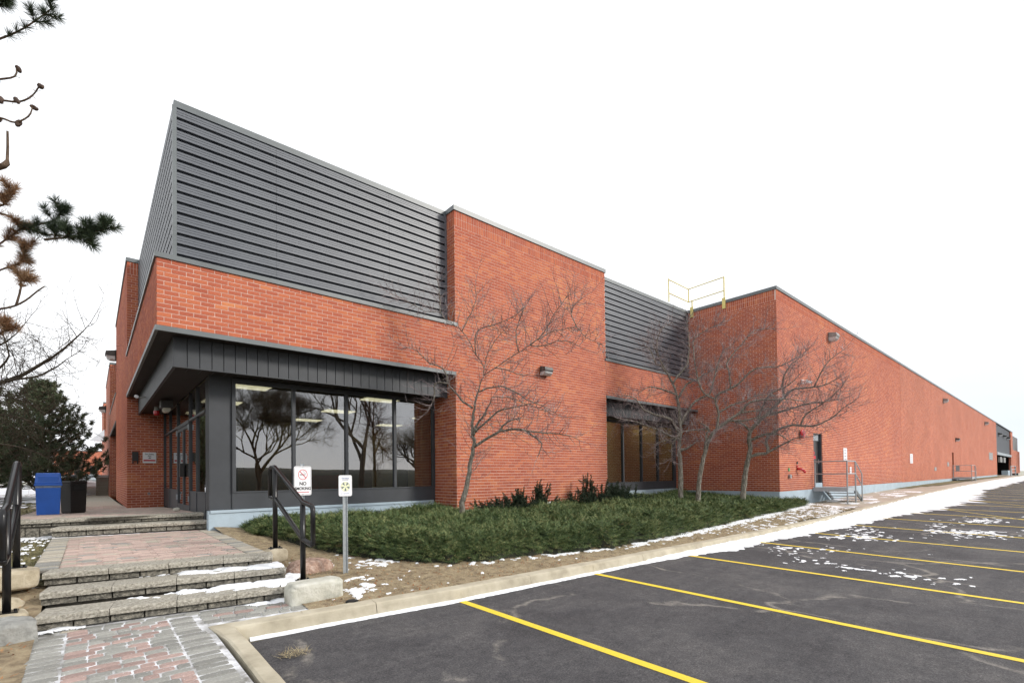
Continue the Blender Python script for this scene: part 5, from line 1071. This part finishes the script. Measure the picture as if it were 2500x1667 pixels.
traced_tree('bare thin twigged tree rising at the left edge before the pines', LB, .12, seed=13, tw=.08, L=(.5, 1.6), amp=.6, mat_t='twig_far', mat_b='twig_far', twr=.009, rl=.4, up=.04)
def auto_tree(label, loc, H, seed, name='bare_tree', group=None, fork=.25, spread=.75, r0=.28, depth=5, mat='twig_far', tl=1.1):
    random.seed(seed); t = tag(empty(name, loc), label, 'tree', group); mb = MB(); T = Twigs()
    def br(p, d, L, r, k):
        n = 4; pts = [p]; 
        for i in range(n):
            d = (d+rv()*.16+Vector((0, 0, .06))).normalized(); p = p+d*(L/n); pts.append(p)
        mb.tube(pts, [r*(1-.35*i/n) for i in range(n+1)], 6 if k > 2 else 4, cap=False)
        if k == 0:
            for i in range(1, 5):
                for _ in range(2): T.twig(pts[i], (d+rv()*.9).normalized(), tl*random.uniform(.6, 1.2), .007, 1, .06)
            return
        for c in range(3 if k > 1 else 3):
            side = d.cross(rv()).normalized(); br(pts[-1] if c < 2 else pts[-2], (d*random.uniform(.6, 1)+side*spread*random.uniform(.6, 1.2)+Vector((0, 0, .15))).normalized(), L*random.uniform(.62, .85), r*.6, k-1)
    br(Vector((0, 0, -.2)), Vector((.03, 0, 1)), H*fork, r0, depth)
    mb.build('trunk', M[mat], t, True); link('crown', np_mesh('crown', T.V, T.F, M[mat]), t); return t
auto_tree('large forked bare tree across the parking lot, seen reflected in the window', (17.5, -29.8, -1.5), 19, 21, group='bare trees across the lot', fork=.26, spread=.9)
auto_tree('round crowned bare tree across the parking lot, reflected in the left panes', (9.3, -29.8, -1.5), 17, 25, group='bare trees across the lot', fork=.17, spread=.7, depth=6, r0=.22, tl=.65)
auto_tree('bare tree far across the lot behind the forked one', (26, -34, -1.5), 11, 27, group='bare trees across the lot', fork=.24, spread=.8, depth=4, tl=1.6)
auto_tree('bare tree at the far right end of the building', (150, -12, -1), 14, 31, fork=.25, depth=4, tl=3)
auto_tree('small bare tree standing before the distant brick building', (-2.6, 84, 0), 5.5, 33, fork=.25, depth=4, tl=.9, r0=.1)

# ------------------------------------------------------------------ conifers
def needles(V, F, p, d, n, L, w, spreadf=1.0, droop=0):
    for _ in range(n):
        q = (d*random.uniform(.25, 1.0)+rv()*spreadf).normalized(); q = (q-Vector((0, 0, droop))).normalized(); l = L*random.uniform(.7, 1.1); s = q.cross(rv()).normalized()*w/2
        b = len(V); e = p+q*l; mid = p+q*l*.5
        V.extend([tuple(p-s), tuple(p+s), tuple(mid+s*.9), tuple(e), tuple(mid-s*.9)]); F.append((b, b+1, b+2, b+4)); F.append((b+4, b+2, b+3, b+3))
def tri_mesh(name, V, F, mat, parent):
    me = bpy.data.meshes.new(name); me.from_pydata(V, [], [tuple(dict.fromkeys(f)) for f in F]); me.materials.append(mat); return link(name, me, parent)
def conifer(label, loc, H, Rr, seed, group=None, n_br=60, mat='far_pine', nl=.24, name='pine_tree'):
    random.seed(seed); t = tag(empty(name, loc), label, 'tree', group)
    MB().tube([(0, 0, -.3), (.05, 0, H*.5), (0, 0, H*.95)], [.22, .14, .03], 8).build('trunk', M['pine_bark'], t, True)
    V = []; F = []; mb = MB()
    for i in range(n_br):
        h = H*(.05+.93*(i/n_br)); az_ = i*2.399+random.uniform(-.4, .4); rr = Rr*(1-(h/H)**1.4)*random.uniform(.75, 1.12)+.2
        d = Vector((math.cos(az_), math.sin(az_), 0)); p = Vector((0, 0, h)); k = max(3, int(rr/.38)); prev = p.copy(); pts = [p.copy()]
        for j in range(1, k+1):
            f = j/k; q = p+d*rr*f+Vector((0, 0, rr*(.10*f+.38*f*f)))+rv()*.06; pts.append(q)
            for _ in range(3 if f > .3 else 1):
                c = q+(d.cross(Vector((0, 0, 1)))*random.uniform(-.5, .5)*rr*.33*(1.1-f*.6)+Vector((0, 0, random.uniform(-.06, .14)))+rv()*.1)
                up = (Vector((0, 0, .9))+d*.5+rv()*.35).normalized()
                for m_ in range(3): needles(V, F, c+up*.10*m_, up, 12, nl*random.uniform(.7, 1.1), .03, .75)
        mb.tube(pts, [.035*(1-.7*a/len(pts)) for a in range(len(pts))], 4, cap=False)
    mb.build('branch', M['pine_bark'], t); tri_mesh('crown', V, F, M[mat], t); return t
conifer('dark pine standing behind the blue recycling bin', (-3.1, 30, -.4), 6.9, 3.1, 41, 'pines behind the bins', 150)
conifer('taller dark pine at the left edge behind the handrail', (-5.6, 24.5, -.4), 6.6, 3.0, 43, 'pines behind the bins', 140)
conifer('low dark pine filling the gap left of the blue bin', (-6.9, 33, -.4), 6.4, 3.2, 47, 'pines behind the bins', 120)
conifer('added unseen pine on the lawn left of the entrance, shading its brick wall', (-6.0, 3.5, -.5), 8.5, 2.6, 71, 'unseen pines added to shade the entrance', 90)  # unseen tree, added to keep sky light off the entrance wall
conifer('second added unseen pine beside the terrace, cutting sky light on the entrance', (-6.6, 11.5, -.5), 9, 2.8, 73, 'unseen pines added to shade the entrance', 90)  # also unseen, put in to darken the entrance recess
conifer('dark conifer beyond the far right end of the building', (166, -9, -1), 13, 4.5, 49, None, 60, 'far_pine', 1.1)
# near pine whose branches reach in from the upper left
PB = [[[-1.8,-2.84,5.33],[-1.6,-3.01,5.39],[-1.4,-3.19,5.5],[-1.19,-3.38,5.69]],[[-1.73,-2.9,5.72],[-1.6,-3.02,5.74],[-1.57,-3.05,5.77]],[[-1.8,-2.83,4.93],[-1.62,-2.99,4.95],[-1.48,-3.1,4.99],[-1.47,-3.12,5.1]],[[-1.8,-2.83,4.73],[-1.6,-3.0,4.73],[-1.45,-3.13,4.71],[-1.34,-3.23,4.77],[-1.27,-3.29,4.9]],[[-1.8,-2.82,4.56],[-1.6,-3.0,4.54],[-1.48,-3.1,4.49],[-1.37,-3.2,4.55],[-1.34,-3.22,4.64]],[[-1.8,-2.81,3.97],[-1.57,-3.01,4.03],[-1.54,-3.04,4.14],[-1.54,-3.04,4.4]],[[-1.87,-2.74,3.35],[-1.6,-2.98,3.52],[-1.4,-3.15,3.37],[-1.24,-3.29,3.29],[-0.97,-3.52,3.25],[-0.85,-3.62,3.16]],[[-1.4,-3.15,3.37],[-1.17,-3.35,3.43],[-1.1,-3.41,3.52]],[[-1.24,-3.29,3.23],[-0.94,-3.55,3.27],[-0.75,-3.71,3.34]],[[-1.8,-2.8,3.53],[-1.57,-3.01,3.61],[-1.5,-3.07,3.74]],[[-1.8,-2.79,2.74],[-1.6,-2.97,2.91],[-1.43,-3.11,2.99],[-1.4,-3.14,3.13]],[[-1.8,-2.78,2.47],[-1.53,-3.02,2.51],[-1.4,-3.13,2.58],[-1.3,-3.22,2.68],[-1.24,-3.28,2.73]],[[-1.47,-3.07,2.53],[-1.43,-3.11,2.73],[-1.45,-3.09,2.86]],[[-1.8,-2.78,2.08],[-1.6,-2.95,2.23],[-1.53,-3.01,2.29]],[[-1.8,-2.79,3.0],[-1.63,-2.94,3.17],[-1.43,-3.12,3.35]]]
random.seed(51)
t = tag(empty('pine_tree', (-3.3, -1.2, lawn_z(-3.3, -1.2))), 'near pine reaching cone-bearing branches into the upper left corner', 'tree'); B0 = Vector(t.location)
MB().tube([Vector((0, 0, -.2)), Vector((.05, .02, 2.5)), Vector((-.05, 0, 5)), Vector((0, 0, 8))], [.17, .14, .11, .05], 10).build('trunk', M['pine_bark'], t, True)
mb = MB(); G = ([], []); Bn = ([], [])
spec = {0: 'g', 1: 'g', 2: 's', 3: 'c', 4: 'c', 5: 'x', 6: 'G', 7: 'g', 8: 'G', 9: 'b', 10: 'gb', 11: 's', 12: 'b', 13: 'b', 14: 'b'}
for i, P in enumerate(PB):
    path = smooth_path([Vector(p)-B0 for p in P], 3)
    if i not in (1, 7, 8, 12): 
        s0 = path[0]; mb.tube([Vector((0, 0, s0.z+.1)), s0*.5+Vector((0, 0, s0.z*.5)), s0], [.04, .03, .02 if i != 5 else .03], 6)
    n = len(path); thick = .020 if i in (5,) else .012
    mb.tube(path, [thick*(1-.55*k/n)+(.012 if i == 5 and abs(k-3) < 2 else 0) for k in range(n)], 6)
    k_ = spec[i]
    for k, p in enumerate(path):
        f = k/(n-1); d = (path[min(k+1, n-1)]-path[max(k-1, 0)]).normalized()
        if k_ == 'g' and f > .35 or k_ == 'G' and f > .3: needles(*G, p, (d+Vector((0, 0, .35))).normalized(), 120 if k_ == 'G' else 80, .125, .0034, .85)
        if k_ == 'G' and .05 < f <= .45: needles(*Bn, p, (d+Vector((0, 0, -.3))).normalized(), 40, .09, .003, .9)
        if k_ in ('b', 'gb') and f > .4: needles(*Bn, p, (d+Vector((0, 0, .3))).normalized(), 90, .09, .0032, .8)
        if k_ == 'gb' and f > .7: needles(*G, p, d, 50, .13, .0032, .6)
        if k_ in ('s', 'c') and random.random() < .5: needles(*(G if k_ == 's' else Bn), p, d, 9, .08, .0025, .9)
        if k_ in ('g', 'G') and f <= .45 and random.random() < .5: needles(*G, p, (d-Vector((0, 0, .6))).normalized(), 14, .12, .0022, .7)
    # fuller ends: a few side shoots on each needled branch
    if k_ in ('g', 'G', 'b', 'gb'):
        for _ in range(11 if k_ == 'G' else 5):
            p = path[int(n*random.uniform(.5, .98))]; dd = (rv()*.8+Vector((0, 0, .9))+AX_R*.4).normalized(); tgt = G if k_ in ('g', 'G') else Bn
            e = p+dd*random.uniform(.06, .13); mb.tube([p, e], [.006, .004], 5)
            for q in (p.lerp(e, .4), p.lerp(e, .7), e): needles(*tgt, q, dd, 60, .11, .0034, .75)
mb.build('branch', M['pine_bark'], t, True); tri_mesh('green_needles', *G, M['pine'], t); tri_mesh('brown_needles', *Bn, M['pine_brown'], t)
def cone(p, d, s):
    bm = bmesh.new(); bmesh.ops.create_icosphere(bm, subdivisions=3, radius=1)
    for v in bm.verts:
        q = v.co.copy(); k = 1+.16*math.sin(q.z*22+math.atan2(q.y, q.x)*3); v.co = Vector((q.x*.55*k, q.y*.55*k, q.z*(1 if q.z > 0 else .9)))*s
    me = bpy.data.meshes.new('cone'); bm.to_mesh(me); bm.free(); me.materials.append(M['cone']); o = link('cone', me, t); o.location = p; o.rotation_euler = Vector(d).to_track_quat('Z', 'Y').to_euler()
for i, k, s in ((3, -1, .045), (3, 5, .05), (3, 8, .042), (4, -1, .04), (4, 5, .042), (4, 8, .045), (2, -1, .04), (2, 3, .042), (14, 3, .04), (4, 2, .04)):
    q = Vector(PB[i][min(len(PB[i])-1, max(0, k//3 if k >= 0 else len(PB[i])-1))])-B0 + rv()*.03; cone(q, rv()+Vector((0, 0, -.6)), s)

# ------------------------------------------------------------------ juniper bed
HX = [1.75, 2.3, 2.75, 3.3, 4.4, 5.5, 7, 9, 11, 14, 17, 19.5, 20.4]; HY = [-.1, -1.9, -2.95, -3.7, -3.98, -4.15, -4.42, -4.33, -4.2, -4.0, -3.9, -3.78, -3.5]
def jf(x): return interp(x, HX, HY)+.15*fbm(x, 0, 0, 1.1)+.10*fbm(x, 4, 0, 4)
def jback(x): return .78 if x < 6.25 else (-.30 if x < 12.6 else (.85 if x < 18.6 else -3.32))
def jh(x, y):
    if x < 1.6 or x > 20.4: return 0
    d = min(y-jf(x), jback(x)-y+.1, (x-1.6)*1.2, (20.5-x)*.8)
    if d <= 0: return 0
    e = min(1, d/.38); e = math.sqrt(1-(1-e)**2); hh = interp(x, [1.6, 3, 6, 12, 17, 20.4], [.26, .36, .36, .31, .20, .18])
    return e*(hh*(1-.28*max(0, min(1, (y+1.6)/2)))+.13*fbm(x, y, 0, 1.0)+.12*fbm(x, y, 5, 2.4))
jb = tag(empty('juniper_hedge', (8, -2, -.7)), 'long low spreading evergreen juniper bed in front of the building', 'hedge', kind=None); JO = Vector(jb.location)
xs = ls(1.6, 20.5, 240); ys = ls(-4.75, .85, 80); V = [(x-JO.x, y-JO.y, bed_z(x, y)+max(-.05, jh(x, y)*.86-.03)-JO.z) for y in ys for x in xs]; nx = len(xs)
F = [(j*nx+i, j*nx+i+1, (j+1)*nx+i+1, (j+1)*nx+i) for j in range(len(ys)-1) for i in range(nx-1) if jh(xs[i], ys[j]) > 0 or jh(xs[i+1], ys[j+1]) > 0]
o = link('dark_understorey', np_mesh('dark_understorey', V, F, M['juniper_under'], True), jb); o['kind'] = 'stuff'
def sprays(n, seed, filt, mat, name, Lr=(.10, .20)):
    r = np.random.default_rng(seed); VV = []; FF = []; cnt = 0; tries = 0
    while cnt < n and tries < n*8:
        tries += 1
        x = 1.6+18.8*r.random()**1.75; y = -4.7+5.6*r.random(); h = jh(x, y)
        if h < .02 or not filt(x, y, h, r): continue
        if y > -1.2 and r.random() < .3: continue
        k = x/20; e = .03; gx = (jh(x+e, y)-jh(x-e, y))/(2*e); gy = (jh(x, y+e)-jh(x, y-e))/(2*e); nrm = np.array([-gx, -gy, 1.0]); nrm /= np.linalg.norm(nrm)
        a = r.random()*6.283; hd = np.array([math.cos(a), math.sin(a)-.35, 0]); d = hd*1.0+nrm*r.uniform(.25, .9); d /= np.linalg.norm(d)
        L = r.uniform(*Lr)*(1+.6*k); side = np.cross(d, nrm); side /= (np.linalg.norm(side)+1e-6); w = L*.24
        p = np.array([x, y, bed_z(x, y)+h*r.uniform(.74, 1.0)-.01])-np.array(JO); b = len(VV); ax = []; cv = r.uniform(-.6, 1.4)
        for i in range(6):
            t_ = i/5; q = p+d*L*t_+nrm*(-.22*L*t_*t_)*cv; ax.append(q); VV.append(q)
        for i in range(5):
            for s in (-1, 1):
                q = ax[i]+d*L*.30+side*s*w*(1.05-.17*i)*r.uniform(.6, 1.2)+nrm*L*.07*r.uniform(-1, 1.8); VV.append(q)
                q0 = ax[i]*.45+ax[i+1]*.55; VV.append(q0); FF.append((b+i, len(VV)-1, len(VV)-2))
        cnt += 1
    me = bpy.data.meshes.new(name); V_ = np.array(VV, np.float32); F_ = np.array(FF, np.int32)
    o = link(name, np_mesh(name, V_, F_, mat), jb); o['kind'] = 'stuff'
sprays(98000, 3, lambda x, y, h, r: True, M['juniper'], 'juniper_foliage')
sprays(7500, 4, lambda x, y, h, r: (fbm(x, y, 2, .9) > .22 and r.random() < .5) or (y > jback(x)-1.1 and fbm(x, y, 0, .8) > -.05) or (h < .16 and r.random() < .12), M['juniper_dead'], 'dry_juniper_sprigs', (.06, .12))
# yews against the pier
def yew(label, c, W, Dp, shoots, hmax, seed, clumps):
    random.seed(seed); t = tag(empty('yew_shrub', c), label, 'shrub', 'dark yews behind the junipers'); V = []; F = []; mb = MB()
    for i in range(shoots):
        x = random.choice(clumps)*W/2+random.gauss(0, .16); x = max(-W/2, min(W/2, x)); y = random.uniform(-Dp/2, Dp/2)
        pk = max(0, .62+.55*noise.noise(Vector((x*1.7+seed, 0, 0)))*1.6); h = hmax*min(1.05, pk)*random.uniform(.35, 1)*(1-.35*abs(x/(W/2))**3); lean = Vector((random.uniform(-.32, .32), random.uniform(-.25, .1), max(.2, h))); p0 = Vector((x, y, 0)); n = int(h/.022)
        mb.tube([p0, p0+lean], [.008, .003], 4, cap=False)
        for k in range(n):
            f = k/n; p = p0+lean*f+rv()*.01; needles(V, F, p, lean.normalized(), 7, .055*(1.15-.3*f), .013, 1.1)
            if f < .8 and random.random() < .3:
                dd = (lean.normalized()+rv()*.9).normalized(); l = .15*random.uniform(.6, 1.3)
                for m_ in range(6): needles(V, F, p+dd*l*m_/6, dd, 6, .055, .015, 1.0)
    mb.build('branch', M['pine_bark'], t); tri_mesh('foliage', V, F, M['yew'], t)
yew('dark spiky yew shrub at the foot of the brick pier, nearest the leaning tree', (7.85, -.55, -.50), 2.5, .5, 150, 1.35, 61, (-.9, -.45, -.3, .05, .2, .5, .8))
yew('taller dark yew shrub before the corner of the pier and second window', (11.7, -.65, -.50), 3.9, .7, 240, 1.3, 66, (-.8, -.45, -.25, -.1, -.05, .15, .3, .5, .7, .85))
# dead grass and litter on the bed
def blades(name, n, x0, x1, y0, y1, zf, mat, L=(.02, .06), w=.004, seed=1, ok=None, lean=1.6, zo=.004):
    r = np.random.default_rng(seed); X = r.uniform(x0, x1, n); Y = r.uniform(y0, y1, n); V = []; F = []
    for x, y in zip(X, Y):
        if ok and not ok(x, y): continue
        z = zf(x, y)+zo; a = r.random()*6.283; l = r.uniform(*L); d = np.array([math.cos(a)*lean, math.sin(a)*lean, r.random()]); d /= np.linalg.norm(d); s = np.array([-math.sin(a), math.cos(a), 0])*w/2; p = np.array([x, y, z]); b = len(V)
        V += [p-s, p+s, p+d*l]; F.append((b, b+1, b+2))
    o = link(name, np_mesh(name, V, F, mat)); o['kind'] = 'stuff'; return o
bok = lambda x, y: y > kerb_y(x)+.28 and (jh(x, y) < .02) and not (x < 1.15 and y > -4)
blades('dead_grass', 42000, 1.05, 6.5, -5, .8, bed_z, M['straw'], (.02, .055), .005, 1, bok); blades('dead_grass', 26000, 6.5, 20.5, -5.2, -3.4, bed_z, M['straw'], (.03, .08), .008, 2, bok)
blades('leaf_litter', 1500, 1.2, 6, -4.9, -2.0, bed_z, M['leaf_litter'], (.025, .05), .02, 3, bok); blades('leaf_litter', 2200, -4, -1.3, -9, -2.4, lambda x, y: lawn_z(x, y)+.05, M['leaf_litter'], (.02, .05), .018, 4, lambda x, y: x < -1.30)
blades('leaf_litter', 900, 1.7, 20, -4.6, .5, lambda x, y: bed_z(x, y)+jh(x, y)*.98, M['leaf_litter'], (.03, .06), .035, 9, lambda x, y: jh(x, y) > .05 and jh(x, y) < .5)
blades('grass', 16000, -3.6, -1.4, -2.6, 2.6, lambda x, y: lawn_z(x, y)+.01, M['lawn_blade'], (.03, .08), .006, 5); blades('grass', 30000, -14, -2.3, 2.6, 22, lambda x, y: lawn_z(x, y), M['lawn_blade'], (.06, .14), .02, 6)
blades('straw_on_asphalt', 260, .44, .72, -5.78, -5.52, lambda x, y: lot_z(x, y)+.02*max(0, 1-((x-.58)**2+(y+5.65)**2)/.02), M['straw'], (.05, .13), .004, 7, lambda x, y: (x-.58)**2/.02+(y+5.65)**2/.009 < 1)
mb = MB(); mb.add([(0, 0, 0), (.16, -.02, .02), (.18, .03, .13), (.02, .02, .10), (.08, .06, .09)], [(0, 1, 2, 3), (3, 2, 4)]); o = mb.build('paper_scrap', M['sign_white']); o.location = (8.75, -.85, -.22); tag(o, 'crumpled pale paper scrap caught on the junipers between the yews', 'litter')
